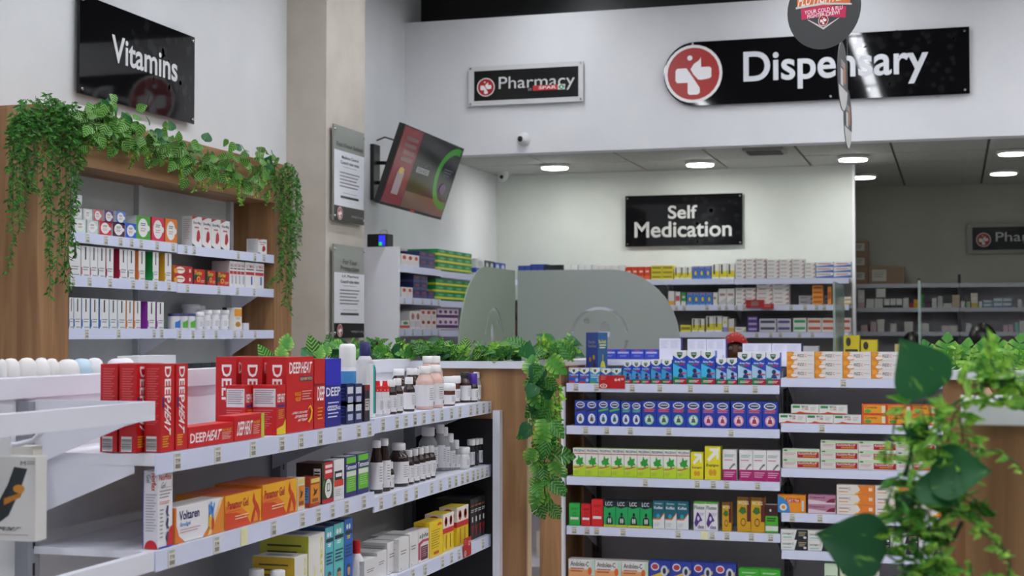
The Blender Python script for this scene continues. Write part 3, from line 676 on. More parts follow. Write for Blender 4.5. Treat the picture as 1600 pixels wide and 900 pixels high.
def gift_dark(w, h, d):
    b = Box(w, h, d, '#2c2530'); b.rc('front', .1, .3, .9, .62, '#c9c4c4').lines('front', .15, .35, .85, .58, 3, '#5a4a4a', .4).rc('front', 0, .85, 1, 1, '#8a2020'); return b
def norflex(w, h, d):
    b = Box(w, h, d, '#e5e3e6', {'left': '#dcdae0'}); b.tx('front', 'Norflex', .06, .87, .92, .95, '#c8242a').tx('front', 'Gel', .2, .77, .5, .85, '#33406a', bold=False, shear=.3).rc('front', .2, .775, .9, .779, '#555555')
    b.lines('front', .08, .62, .92, .74, 3, '#8a8a90', .35).lines('front', .08, .55, .8, .6, 2, '#d07070', .35).lines('front', .1, .1, .35, .5, 8, '#7a7a88', .3)
    for t in (.46, .3, .12): b.pl('front', [(.5, t), (.6, t + .08), (.7, t + .07), (.66, t - .02), (.74, t - .07), (.6, t - .06)], '#33406a')
    b.pl('front', [(.6, .0), (1, .0), (1, .28), (.8, .25), (.65, .14)], '#c8242a').rc('front', 0, 0, 1, .02, '#2b48a8')
    b.rc('left', 0, 0, .06, 1, '#33489a').tx('left', 'Norflex', .55, .74, .88, .97, '#c8242a', rot=-90).tx('left', 'Gel', .25, .85, .5, .95, '#33406a', rot=-90, bold=False).lines('left', .2, .2, .9, .7, 14, '#9a94a4', .3).el('left', .55, 0, .42, .11, '#c8242a', 16, 0, 180); return b
def voltaren(w, h, d):
    b = Box(w, h, d, '#e4e2e4', {'left': '#d77a2c', 'top': '#d9d3cf'}); b.pl('front', [(0, 0), (.2, 0), (.08, .2), (.03, .5), (.03, 1), (0, 1)], '#d8722a').pl('front', [(.55, 0), (1, 0), (1, 1), (.93, 1), (.8, .5)], '#d98428').pl('front', [(.65, 0), (.72, 0), (.98, 1), (.93, 1)], '#edc58a')
    b.tx('front', 'Voltaren', .08, .62, .48, .88, '#2b2a6e').tx('front', 'Emulgel', .1, .42, .3, .56, '#3a8fd0').lines('front', .1, .22, .5, .36, 2, '#b07a7a', .25)
    b.el('front', .72, .55, .05, .3, '#3a62b0').pl('front', [(.7, .5), (.66, .88), (.69, .9), (.73, .6), (.78, .92), (.8, .88), (.75, .5)], '#4a90d8').el('front', .72, .9, .018, .06, '#4a90d8').el('front', .7, .4, .035, .2, '#e7b830').el('front', .75, .32, .03, .18, '#c0392b'); return b
def panamor(w, h, d):
    b = Box(w, h, d, '#e8a91c', {'left': '#e08a20', 'top': '#c9602c'}); b.pl('front', [(0, 0), (.7, 0), (.6, .25), (.3, .45), (0, .5)], '#d4451f').pl('front', [(0, .5), (.3, .45), (.6, .25), (.66, .3), (.4, .62), (0, .7)], '#e87a22')
    b.pl('front', [(.68, .02), (.95, .02), (.96, .3), (.9, .55), (.82, .7), (.78, .95), (.74, .7), (.8, .5), (.74, .3)], '#c63a1c').pl('front', [(.76, .05), (.9, .05), (.88, .25), (.82, .4), (.8, .22)], '#e7912a')
    b.tx('front', 'Panamor Gel', .05, .58, .62, .84, '#b12a2a').lines('front', .05, .48, .4, .53, 1, '#c96a30', .6).lines('front', .25, .2, .62, .36, 2, '#f0c9a0', .4); return b
def tiger(c1, c2):
    def f(w, h, d):
        b = Box(w, h, d, c1, {'left': c1}); b.rc('front', .08, .12, .95, .76, c2).lines('front', .1, .8, .95, .96, 1, '#d8c86a', .9, 0).pl('front', [(.3, .35), (.6, .42), (.8, .6), (.55, .55), (.35, .66), (.42, .5)], '#4a2a18').rc('front', .2, .16, .8, .28, '#8a4a20')
        b.rc('left', .4, .15, .95, .7, '#5a8ab8').lines('left', .45, .2, .9, .65, 5, '#2a3a5a', .3); return b
    return f
def green_red(w, h, d):
    b = Box(w, h, d, '#2c3a24', {'left': '#2a1a1c', 'top': '#5a2a2a'}); b.rc('front', .2, .6, .95, 1, '#c32230').lines('front', .28, .68, .9, .94, 2, '#f0d8d8', .6, .1).el('front', .55, .35, .3, .24, '#e2e2dc', 20).rc('front', .42, .28, .68, .48, '#3a3a3a').rc('front', .46, .31, .64, .46, '#d8d8d0').rc('front', 0, 0, 1, .1, '#b31c2a').pl('front', [(.02, .3), (.2, .55), (.12, .6), (.02, .45)], '#4a8a3a')
    b.bars('left', .7, .05, .92, .85); return b
def ichth(w, h, d):
    b = Box(w, h, d, '#dedcdc'); b.rc('front', .05, .5, .8, .72, '#2a2a2a').lines('front', .15, .55, .75, .66, 1, '#e8e8e8', .8).rc('front', 0, .34, .9, .5, '#d0432a').lines('front', .1, .08, .7, .26, 4, '#9a9aa0', .3); return b
def tetmosol(w, h, d):
    b = Box(w, h, d, '#25256e', {'top': '#c8ccc8'}); b.rc('front', .12, .12, .96, .97, '#66b82e').rc('front', .0, .64, 1, .82, '#25256e').tx('front', 'Tetmosol', .08, .67, .98, .79, '#e8eaf2').rc('front', .12, .5, .96, .62, '#d5dcd0').lines('front', .25, .2, .9, .46, 5, '#a8d890', .3); return b
def whitebox(t1='Zinc', t2='Tape'):
    def f(w, h, d):
        b = Box(w, h, d, '#d9d7d6', {'left': '#cfcdcc', 'top': '#dcdad9'}); b.lines('front', .2, .45, .75, .62, 2, '#6a6a6a', .35).lines('left', .1, .3, .9, .9, 9, '#9a9896', .25); b.rc('front', .2, .05, .28, .08, '#555555'); return b
    return f
def alpha(w, h, d):
    b = Box(w, h, d, '#e0dcdc', {'top': '#d8c8cc'}); b.pl('front', [(.0, .1), (.2, .1), (.2, .55), (.5, .62), (1, .6), (1, .68), (.4, .7), (0, .62)], '#b23a5a').tx('front', 'alpha', .1, .72, .95, .9, '#2a2a2a', shear=.1).rc('front', .25, .06, .9, .5, '#5a2030').lines('front', .32, .12, .85, .45, 5, '#c8a8a8', .3); return b
def yellow_pack(w, h, d):
    b = Box(w, h, d, '#e2c11a', {'top': '#d5b822'}); b.lines('front', .15, .2, .8, .75, 8, '#8a6a10', .3).el('front', .75, .85, .18, .08, '#d0481c', 14, 0, 180).rc('left', .2, .7, .8, .9, '#c9a818').rc('front', .3, .06, .7, .14, '#b04a20'); return b
def circus(w, h, d):
    b = Box(w, h, d, '#e3c21c', {'top': '#e6cf3a', 'left': '#dfc020'}); b.rc('front', 0, .6, 1, 1, '#e6e1dc').rc('front', 0, .48, 1, .62, '#c8272a').rc('left', 0, .6, 1, 1, '#e6e1dc').rc('left', 0, .48, 1, .62, '#c8272a').el('left', .5, .8, .35, .16, '#c04428', 16).el('left', .5, .8, .2, .09, '#d8b830', 16)
    for a in (.25, .72): b.el('front', a, .79, .14, .13, '#c03a2c', 14); b.k['front'] -= 1
    for a in (.25, .72): b.el('front', a, .8, .09, .08, '#e0c080', 12); b.k['front'] -= 1
    for a in (.3, .7): b.rc('front', a - .06, .06, a + .02, .44, '#9a7a14'); b.k['front'] -= 1
    return b
def blackpack(w, h, d):
    b = Box(w, h, d, '#1b1a1c', {'top': '#252427'}); b.lines('front', .1, .76, .95, .84, 1, '#8a4a3a', .5, 0).lines('front', .1, .64, .9, .73, 2, '#bdbdbd', .5).rc('front', .35, .42, .7, .55, '#d0d0d0').pl('front', [(.2, .35), (.4, .33), (.5, .12), (.62, .33), (.85, .35), (.55, .05)], '#b03030'); return b
def lemon_big(side, l=1):
    def f(w, h, d):
        b = Box(w, h, d, '#e2e0da', {'left': side}); b.lines('left', .15, .62, .85, .88, 3, '#4a4a2a', .3).tx('front', 'camill', .72, .1, .95, .95, '#d8cf6a', rot=-90).lines('left', .15, .1, .85, .5, 6, '#7a7a3a', .2); b.pl('front', [(.2, .1), (.3, .4), (.4, .6), (.45, .5), (.4, .3)], '#e8e2a0'); b.rc('top', .3, .2, .7, .8, '#a09a94'); return b
    return f
def bluekid(c, tc):
    def f(w, h, d):
        b = Box(w, h, d, c, {'left': '#1f4a78', 'top': '#1c3a6c'}); b.el('front', .35, .9, .12, .035, '#e8eef2').el('front', .62, .9, .12, .035, '#e8eef2').rc('front', .08, .8, .95, .85, '#22303c').lines('front', .3, .73, .7, .78, 2, tc, .6).lines('front', .12, .48, .9, .66, 4, '#22405c', .45)
        b.pl('front', [(.2, 0), (.85, 0), (.8, .16), (.65, .26), (.4, .26), (.25, .15)], '#2c3c50').el('front', .5, .32, .18, .07, '#b98a6a').el('front', .5, .36, .2, .05, '#3a4450', 14, 0, 180).el('front', .72, .12, .12, .05, '#c03a34').rc('top', .5, .2, .9, .6, '#a08a6a'); return b
    return f
# ------------------------------------------------------------------ bottles
def bottle(r, h, cap, body='#3a1c14', label='#dcdadd', cap_h=.02, cap_r=.62, neck=.75, style='round', lab=(.08, .66), seed=0, trans=0, ribs=True):
    """Empty > body, cap, label"""
    key = (round(r, 4), round(h, 4), cap, body, label, style, seed, cap_r)
    if key in _BC: return copy_tree(_BC[key])
    e = empty('medicine_bottle'); hb = h - cap_h * .8; rc = r * cap_r
    if style == 'round': prof = [(r * .92, 0), (r, .004), (r, hb * neck), (r * .93, hb * (neck + .05)), (rc * .9, hb * .96), (rc * .9, hb)]
    elif style == 'jar': prof = [(r * .95, 0), (r, .003), (r, hb * .92), (r * .9, hb)]
    else: prof = [(r * .9, 0), (r, .006), (r * .97, hb * .6), (r * .8, hb * .85), (rc * .95, hb)]
    m = M(body, .12, coat=.3) if not trans else M(body, .08, alpha=.45)
    MB().lathe(prof, m, 18).build('body', e)
    c = MB()
    if style == 'flip': c.lathe([(rc, 0), (rc, cap_h * .5), (rc * .6, cap_h * .55), (rc * .5, cap_h)], M(cap, .35), 8, smooth=False)
    else: c.lathe([(rc * 1.05, 0), (rc * 1.1, .002), (rc * 1.08, cap_h * .93), (rc * .95, cap_h)], M(cap, .4), 20)
    o = c.build('cap', e); o.location = (0, 0, h - cap_h)
    if label:
        b = MB(); z0, z1 = hb * lab[0], hb * lab[1]; rr = r + .0005
        def patch(a0, a1, za, zb, rad, col, n=4):
            mm = M(col, .5)
            for i in range(n):
                t0, t1 = math.radians(a0 + (a1 - a0) * i / n), math.radians(a0 + (a1 - a0) * (i + 1) / n)
                b.poly([(rad * math.cos(t0), rad * math.sin(t0), za), (rad * math.cos(t1), rad * math.sin(t1), za), (rad * math.cos(t1), rad * math.sin(t1), zb), (rad * math.cos(t0), rad * math.sin(t0), zb)], mm, True)
        patch(0, 360, z0, z1, rr, label, 24)
        q = random.Random(seed); H = z1 - z0
        for k in range(6): patch(-130, -95 + q.uniform(-8, 5), z0 + H * (.3 + .1 * k), z0 + H * (.335 + .1 * k), rr + .0004, '#8e8e96', 2)
        for k in range(5): patch(-85, -50 + q.uniform(-12, 8), z0 + H * (.35 + .09 * k), z0 + H * (.385 + .09 * k), rr + .0004, '#6a6a74', 2)
        patch(-95, -58, z0 + H * .05, z0 + H * .2, rr + .0005, '#5a2028', 2); patch(-84, -70, z0 + H * .08, z0 + H * .17, rr + .0007, '#d8b8bc', 2)
        b.build('label', e)
    _BC[key] = e; return e
_BC = {}
def bottles(run, spec, z, where, group, inset=.04):
    """spec rows: (centre px, width px, top py, kwargs, extra inset, description)"""
    for cx, wpx, top, kw, ins, ds in spec:
        I = inset + ins
        a, zt = run.at(cx, top, I); a2, _ = run.at(cx + wpx / 2, top, I); a1, _ = run.at(cx - wpx / 2, top, I)
        P_ = Vector(run.loc(a, zt, I)); zc_ = -(CR.inverted() @ (P_ - Vector((0, 0, EYE)))).z
        r = wpx / 2 * zc_ / F * 1.32; h = zt - z
        b = bottle(max(r, .008), h, **kw)
        b.location = run.loc(a, z + .0015, I); b.rotation_euler = (0, 0, run.rz + .0)
        tag(b, (ds + ' ' + where).strip(), 'bottle', group)
# ------------------------------------------------------------------ goods on the long gondola
Z1, Z2, Z3 = ZL; R1, R2, R3 = ZR
LGt = 'long gondola'
for i, (x0, x1) in enumerate(((252, 273), (275, 294))):
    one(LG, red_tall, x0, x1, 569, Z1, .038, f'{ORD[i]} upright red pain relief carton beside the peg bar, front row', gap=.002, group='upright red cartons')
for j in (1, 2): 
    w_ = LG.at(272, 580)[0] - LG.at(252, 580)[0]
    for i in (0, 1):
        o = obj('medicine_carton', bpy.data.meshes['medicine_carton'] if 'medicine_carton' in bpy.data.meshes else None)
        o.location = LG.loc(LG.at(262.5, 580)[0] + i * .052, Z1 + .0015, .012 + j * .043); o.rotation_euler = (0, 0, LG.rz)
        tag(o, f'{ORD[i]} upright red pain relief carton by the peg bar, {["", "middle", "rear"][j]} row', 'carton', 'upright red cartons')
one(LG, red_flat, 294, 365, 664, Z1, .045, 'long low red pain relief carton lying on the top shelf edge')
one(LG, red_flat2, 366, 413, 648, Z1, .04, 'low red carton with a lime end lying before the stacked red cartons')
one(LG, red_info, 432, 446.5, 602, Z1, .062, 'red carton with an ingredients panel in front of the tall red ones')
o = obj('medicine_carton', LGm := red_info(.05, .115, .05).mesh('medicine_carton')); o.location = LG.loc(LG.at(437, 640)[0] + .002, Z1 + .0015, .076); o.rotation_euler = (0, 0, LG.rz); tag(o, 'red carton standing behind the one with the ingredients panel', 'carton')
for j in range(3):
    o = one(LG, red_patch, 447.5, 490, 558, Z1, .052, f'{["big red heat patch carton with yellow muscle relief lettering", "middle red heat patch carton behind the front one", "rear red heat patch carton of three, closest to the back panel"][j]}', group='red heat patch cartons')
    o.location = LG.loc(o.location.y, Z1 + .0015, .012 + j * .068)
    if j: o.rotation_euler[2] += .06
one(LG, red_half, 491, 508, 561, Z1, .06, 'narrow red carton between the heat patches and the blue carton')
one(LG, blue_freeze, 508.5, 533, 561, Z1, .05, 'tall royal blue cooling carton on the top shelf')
LGs = Run('X', -1.494)
def spray(cx, wpx, top, I, label, capc, capfrac, bodyc, band):
    a, zt = LG.at(cx, top, I); a2, _ = LG.at(cx + wpx / 2, top, I); P_ = Vector(LG.loc(a, zt, I)); r = wpx / 2 * -(CR.inverted() @ (P_ - Vector((0, 0, EYE)))).z / F; h = zt - Z1
    e = empty('spray_can', LG.loc(a, Z1 + .0015, I), LG.rz); tag(e, label, 'spray can')
    MB().lathe([(r * .95, 0), (r, .004), (r, h * (1 - capfrac) - .004), (r * .93, h * (1 - capfrac))], M(bodyc, .3), 24).build('body', e)
    MB().lathe([(r * .96, h * (1 - capfrac)), (r * .98, h * .95), (r * .85, h * .99), (r * .5, h)], M(capc, .35), 24).build('cap', e)
    MB().lathe([(r + .0006, h * .1), (r + .0006, h * (1 - capfrac) * .93)], M(band, .35), 24).build('label', e)
spray(543, 27, 538, .05, 'white capped spray can with a sky blue label behind navy cartons', '#e6e6e8', .3, '#dfe3ea', '#4c93cf')
a, zt = LG.at(567, 533, .06); h = zt - R1
a = LG.at(570, 600, .05)[0]; e = empty('lotion_bottle', LG.loc(a, R1 + .0015, .05), LG.rz); tag(e, 'white lotion bottle with navy cap and teal stripe', 'bottle')
MB().prism(rounded(-.03, -.026, .03, .026, .02), 0, h * .7, M('#e2e1e4', .3), 'z').build('body', e)
MB().lathe([(.0, 0), (.026, 0), (.014, h * .1)], M('#e2e1e4', .3), 20).build('shoulder', e).location = (0, 0, h * .7)
MB().lathe([(.015, 0), (.0155, h * .17), (.013, h * .185)], M('#23255e', .35), 20).build('cap', e).location = (0, 0, h * .8)
MB().prism([(-.004, 0.01), (.006, .01), (.006, h * .68), (-.004, h * .68)], -.0268, -.0262, M('#35b5a8', .4)).build('stripe', e)
MB().prism([(.007, .01), (.014, .01), (.014, h * .6), (.01, h * .66), (.007, h * .66)], -.0268, -.0262, M('#2a2a48', .4)).build('label', e)
for k in range(2):
    for i in range(2): one(LG, navy_small, 541 + i * 13, 553 + i * 13, 627, Z1, .03, f'{["lower", "upper"][k]} small navy carton, {ORD[i]} of the pair below the spray can', gap=.002, group='small navy cartons').location.z += k * .0455
one(LG, gift_dark, 546, 558, 601, Z1, .03, 'dark little gift carton with a pale band behind navy cartons', inset=.05)
one(LG, gift_dark, 569.5, 578, 602, Z1, .02, 'dark slim carton with red top next to the lotion bottle')
AM = dict(cap='#e4e2e4', body='#2a130f'); RD = dict(cap='#d2211f', body='#d9d7da', style='flip', cap_r=.9, cap_h=.03)
PK = dict(cap='#e6e3e2', body='#d8b4a8', cap_h=.022); BJ = dict(cap='#e6e4e6', body='#5a2c20', style='jar', cap_r=.98, cap_h=.022)
BLK = dict(cap='#1c1c1e', body='#3a1c14'); CLR = dict(cap='#e3e3e6', body='#c9cdd0', trans=1)
bottles(LG, [
    (590, 13, 596, dict(RD, seed=1), 0, 'first red capped white bottle'), (601.5, 13, 596, dict(RD, seed=2), 0, 'second red capped white bottle'),
    (611, 14, 594, dict(AM, seed=3), 0, 'first short amber bottle past red caps'), (621, 14, 592, dict(AM, seed=4), 0, 'second short amber bottle past red caps'),
    (623, 20, 577, dict(AM, seed=5), .06, 'first tall amber bottle, rear row'), (639, 14, 590, dict(AM, seed=6), 0, 'short amber bottle in the middle'),
    (644, 20, 576, dict(AM, seed=7), .06, 'middle tall amber bottle, rear row'), (653, 18, 577, dict(AM, seed=8), .06, 'tall amber bottle beside the pink ones'),
    (664, 22, 573, dict(PK, seed=9), 0, 'first pink tinted bottle'), (679, 22, 571, dict(PK, seed=10), 0, 'second pink tinted bottle'),
    (668, 18, 557, dict(PK, seed=11), .07, 'tallest pink bottle, rear one'), (680, 18, 557, dict(PK, seed=12), .07, 'tallest pink bottle, other rear one'),
    (700, 17, 600, dict(BJ, seed=13), 0, 'small white lidded jar'), (706, 20, 589, dict(BJ, seed=14), .05, 'wide brown jar with white lid'), (718, 18, 588, dict(BJ, seed=15), .05, 'second wide brown jar with white lid'),
    (726, 15, 582, dict(BLK, seed=16), .02, 'black capped brown bottle'), (739, 12, 584, dict(cap='#4a2a9a', body='#1f1a1a', cap_h=.035, cap_r=.8, seed=17), 0, 'purple capped bottle'),
    (744.5, 11, 582, dict(CLR, seed=18), .01, 'clear bottle with white cap'), (758, 9, 600, dict(cap='#1c1c1e', body='#d8d6d0', seed=19), 0, 'tiny black capped bottle')],
    R1, 'on the top shelf by the oak panel', 'bottles on the top shelf')
LG2 = LG
one(LG, norflex, 247, 270, 735, Z2, .034, 'upright white gel carton with red name at the shelf end')
one(LG, voltaren, 273, 350, 786, Z2, .055, 'white and orange gel carton with a leaping figure')
one(LG, panamor, 352, 408.5, 770, Z2, .12, 'first yellow and orange flame gel carton')
one(LG, panamor, 410, 464, 753, Z2, .12, 'second yellow and orange flame gel carton')
one(LG, tiger('#d8cfc0', '#df8a22'), 465, 476.5, 747, Z2, .04, 'small pale carton with orange panel after the flame gels')
one(LG, tiger('#a83a1c', '#e0921e'), 484, 500, 746, Z2, .04, 'small orange and rust balm carton on the second shelf')
one(LG, green_red, 503, 521, 723, Z2, .07, 'dark green and red bite cream carton with oval picture')
one(LG, ichth, 522, 538, 718, Z2, .03, 'white ointment carton with black and red bands')
one(LG, tetmosol, 539, 557, 713, Z2, .04, 'first lime and navy soap carton', group='lime soap cartons'); one(LG, tetmosol, 557.5, 576, 708, Z2, .04, 'second lime and navy soap carton', group='lime soap cartons')
CBIG = dict(cap='#e4e4e8', body='#c5c9cc', trans=1, label='#d6d6da', cap_h=.028)
bottles(LG, [
    (588, 16, 689, dict(AM, seed=21, neck=.6), 0, 'first tall amber bottle beside the soap cartons'), (600, 16, 686, dict(AM, seed=22, neck=.6), .0, 'second tall amber bottle beside the soap cartons'),
    (610, 9, 722, dict(AM, seed=23), 0, 'slim little amber bottle'), (623, 24, 693, dict(AM, seed=24), .01, 'stout amber bottle'),
    (638, 14, 704, dict(AM, seed=25), 0, 'first of five small amber bottles'), (647, 14, 702, dict(AM, seed=26), 0, 'second of five small amber bottles'), (656, 14, 700, dict(AM, seed=27), 0, 'third of five small amber bottles'),
    (664.5, 13, 698, dict(AM, seed=28), 0, 'fourth of five small amber bottles'), (672.5, 13, 697, dict(AM, seed=29), 0, 'last of five small amber bottles'),
    (669, 23, 668, dict(CBIG, seed=30), .08, 'large clear sanitiser bottle'), (688, 15, 664, dict(CBIG, seed=31), .05, 'tall clear bottle next to the sanitiser'), (694, 14, 668, dict(CBIG, seed=32), .04, 'clear bottle, second after the sanitiser'),
    (703, 13, 678, dict(CBIG, seed=33), .03, 'clear bottle, third after the sanitiser'), (712, 12, 688, dict(CBIG, seed=34), .02, 'clear bottle, shortest of its row'), (724, 16, 699, dict(cap='#dddde0', body='#d9d9da', seed=35, cap_r=.9), 0, 'white tablet bottle')] +
    [(736 + 6.3 * i, 9, 687 - i * .9, dict(cap='#e0e0e2', body='#17161a', label='#20202a' if i % 2 else '#c8c8d0', seed=36 + i, cap_r=.95), 0, f'{ORD[i]} small black bottle with white cap') for i in range(5)],
    R2, 'on the second shelf', 'bottles on the second shelf')
# third shelf
one(LG, lemon_big('#b9b83a'), 482, 507.5, 835, Z3, .13, 'tall white and lime milk powder carton', inset=.012)
one(LG, lemon_big('#c9a52a'), 460, 480.5, 869, Z3, .11, 'shorter white and mustard milk powder carton', inset=.012)
one(LG, bluekid('#58b3c4', '#e8f0f0'), 508, 521, 824, Z3, .1, 'first teal toothpaste carton with a helmeted child', inset=.012)
one(LG, bluekid('#5fc0bd', '#e8f0f0'), 521.5, 537.5, 818, Z3, .1, 'second teal toothpaste carton with a helmeted child', inset=.012)
one(LG, bluekid('#2a63b8', '#d8c83a'), 538, 551, 811, Z3, .1, 'royal blue toothpaste carton with a caped child', inset=.012)
bottles(LG, [(557, 17, 845, dict(cap='#cc2422', body='#e0dfe0', cap_h=.035, cap_r=.5, label='#e0dfe0', style='round', seed=50), 0, 'white squeeze bottle with tall red cap'),
             (401, 18, 890, dict(cap='#e0dfe0', body='#e0dfe0', seed=51, cap_r=.9), .05, 'white bottle behind the coral card'), (434, 18, 892, dict(cap='#e0dfe0', body='#e0dfe0', seed=52, cap_r=.9), -.02, 'white bottle before the mustard carton')], Z3, 'on the third shelf', 'bottles on the third shelf')
b = Box(.075, .06, .001, '#d9502f'); b.el('front', .22, .75, .14, .17, '#e8d8d0', 16).tx('front', '+1', .15, .68, .3, .84, '#c8452a').rc('front', .6, .62, .95, .8, '#3a2a28').tx('front', 'NT BUTTER?', .08, .2, .95, .42, '#f0e0d8')
p = LG.at(380, 885, -.01); o = b.build('shelf_card'); o.location = LG.loc(p[0], Z3 - .0, -.006); o.rotation_euler = (0, .22, LG.rz + .1); tag(o, 'slanted coral shelf card at the lower edge of the gondola', 'card')
wb = [(569, 590, 874, .0, ('Zinc', 'Tape')), (589, 604, 862, .015, ('Zinc', 'Plaster')), (605, 622, 846, .015, ('Tape', 'Gauze')), (623, 639, 841, .0, ('Dressing', 'Gauze')), (640, 653, 833, .0, ('Gauze', 'Wrap'))]
for i, (x0, x1, t, ins, tt) in enumerate(wb): one(LG, whitebox(*tt), x0, x1, t, R3 if x0 > 583 else Z3, .08, f'{ORD[i]} plain white dressing carton on the third shelf', inset=.012 + ins, group='plain white cartons')
one(LG, whitebox('Wool', 'Pads'), 606, 628, 835, R3, .06, 'plain white carton in the rear of the dressings row', inset=.14)
one(LG, alpha, 653.5, 670, 828, R3, .05, 'white and maroon carton with slanted black name')
one(LG, yellow_pack, 671, 692, 814, R3, .05, 'plain mustard yellow carton beside the circus cartons')
one(LG, circus, 692.5, 709, 802, R3, .06, 'first yellow red and white carton with round faces', inset=.016); one(LG, circus, 714, 732, 791, R3, .06, 'second yellow red and white carton with round faces', inset=.016)
row(LG, blackpack, 735, 758, 4, 777, R3, .12, '{o} black carton with red mark from the circus cartons', inset=.016, group='black cartons')
def promo(run, x, y, z0, lab, w=.075, h=.06, pr='32'):
    b = Box(w, h, .0008, '#b7191d'); b.tx('front', pr, .6, .55, .82, .8, '#f0dada').tx('front', '99', .84, .62, .95, .8, '#f0dada').lines('front', .08, .6, .3, .9, 3, '#d88a8a', .3).el('front', .18, .2, .14, .16, '#e8d8d8', 14).el('front', .18, .2, .1, .12, '#b7191d', 14); pharmacy_logo(b, 'front', .18, .2, h * .11)
    a, z = run.at(x, y, -.006); o = b.build('promotion_card'); o.location = run.loc(a, z0, -.005); o.rotation_euler = (0, 0, run.rz); tag(o, lab, 'card')
promo(LG, 731, 845, R3 - .035, 'red price card before the black cartons on the third shelf')
# far side of the gondola: domed bottles and cartons behind the rim
FS = Run('X', -1.93)
for i, (x, wd, c) in enumerate(((3, 14, '#e6e3e0'), (18, 25, '#e6e2de'), (42, 26, '#e5e1de'), (66, 22, '#e8e5e2'), (81, 19, '#e8e4e0'), (96, 20, '#cfdde8'), (106, 29, '#e4e2df'), (128, 25, '#bfd7e6'), (148, 22, '#e6e4e4'), (162, 22, '#e2dfe8'), (182, 24, '#e6d8e4'), (196, 24, '#e8e4e4'))):
    a, zt = FS.at(x, 562 - (i % 3)); a2, _ = FS.at(x + wd / 2, 562); r = (a2 - a) * .72; h = zt - 1.26
    e = empty('domed_bottle', FS.loc(a, 1.2615, .0 + (i % 2) * .002 + (.05 if i in (5, 9) else 0)), 0); tag(e, f'{ORD[i]} domed pale bottle behind the white rim, counting from the peg bars', 'bottle', 'domed bottles behind the rim')
    MB().lathe([(r * .9, 0), (r, .005), (r, h * .72)], M('#e4e2e0', .4), 20).build('body', e)
    MB().lathe([(r * .98, h * .72), (r * .98, h * .86), (r * .8, h * .955), (r * .45, h * .992), (r * .1, h)], M(c, .35), 20).build('cap', e)
def greenflat(w, h, d):
    b = Box(w, h, d, '#20262a'); b.lines('front', .1, .3, .9, .8, 2, '#9ab09a', .5).el('front', .8, .3, .12, .3, '#c8c83a'); return b
row(FS, greenflat, 298, 362, 4, 567, 1.26, .05, '{o} dark green carton peeping over the white rim', group='dark cartons behind the rim', inset=.03)
one(FS, plain('#e0dfe2'), 216, 275, 556, 1.26, .06, 'long white carton peeping over the rim behind the red ones', inset=.03)
# hanging packs on the peg hooks
def supp(w, h, d):
    b = Box(w, h, d, '#d5d3d0', {'top': '#cfcdca'}); b.pl('front', [(.55, .2), (.68, .3), (.82, .62), (.9, .86), (.74, .88), (.66, .66), (.5, .36)], '#22282c').pl('front', [(.62, .42), (.82, .52), (.84, .58), (.62, .5)], '#b8741f').el('front', .8, .62, .07, .05, '#c8862a').tx('front', 'SUPPORT', .42, .12, .8, .165, '#2a2a2a', shear=.2).rc('front', .4, .07, .92, .075, '#8a2a2a').tx('front', 'M', .82, .9, .88, .95, '#3a3a3a', bold=False).rc('front', .36, .8, .46, .97, '#8a8f8a').lines('front', .9, .9, .99, .95, 2, '#8a8a8a', .4, 0); pharmacy_logo(b, 'front', .41, .85, .007); return b
PH = Run('Y', 2.15)
x1 = PH.at(53, 780)[0]; zt = PH.at(30, 714)[1]; zb = PH.at(30, 846)[1]
o = supp(.155, zt - zb, .035).build('support_carton'); o.location = (x1 - .0775, 2.15, zb); o.rotation_euler = (0, 0, .06); tag(o, 'white joint support carton hanging on a peg hook', 'carton')
MB().box(-.02, .016, zt - zb - .002, .02, .018, zt - zb + .05, M('#d8d8d8', .4)).build('hang_tab', o)
o = plain('#dedad0')(.15, zt - zb, .03).build('support_carton'); o.location = (x1 - .125, 2.215, zb + .012); o.rotation_euler = (0, 0, .05); tag(o, 'second white carton hanging behind the joint support one', 'carton')
MB().box(-.02, .012, zt - zb - .002, .02, .014, zt - zb + .05, M('#d8d8d8', .4)).build('hang_tab', o)
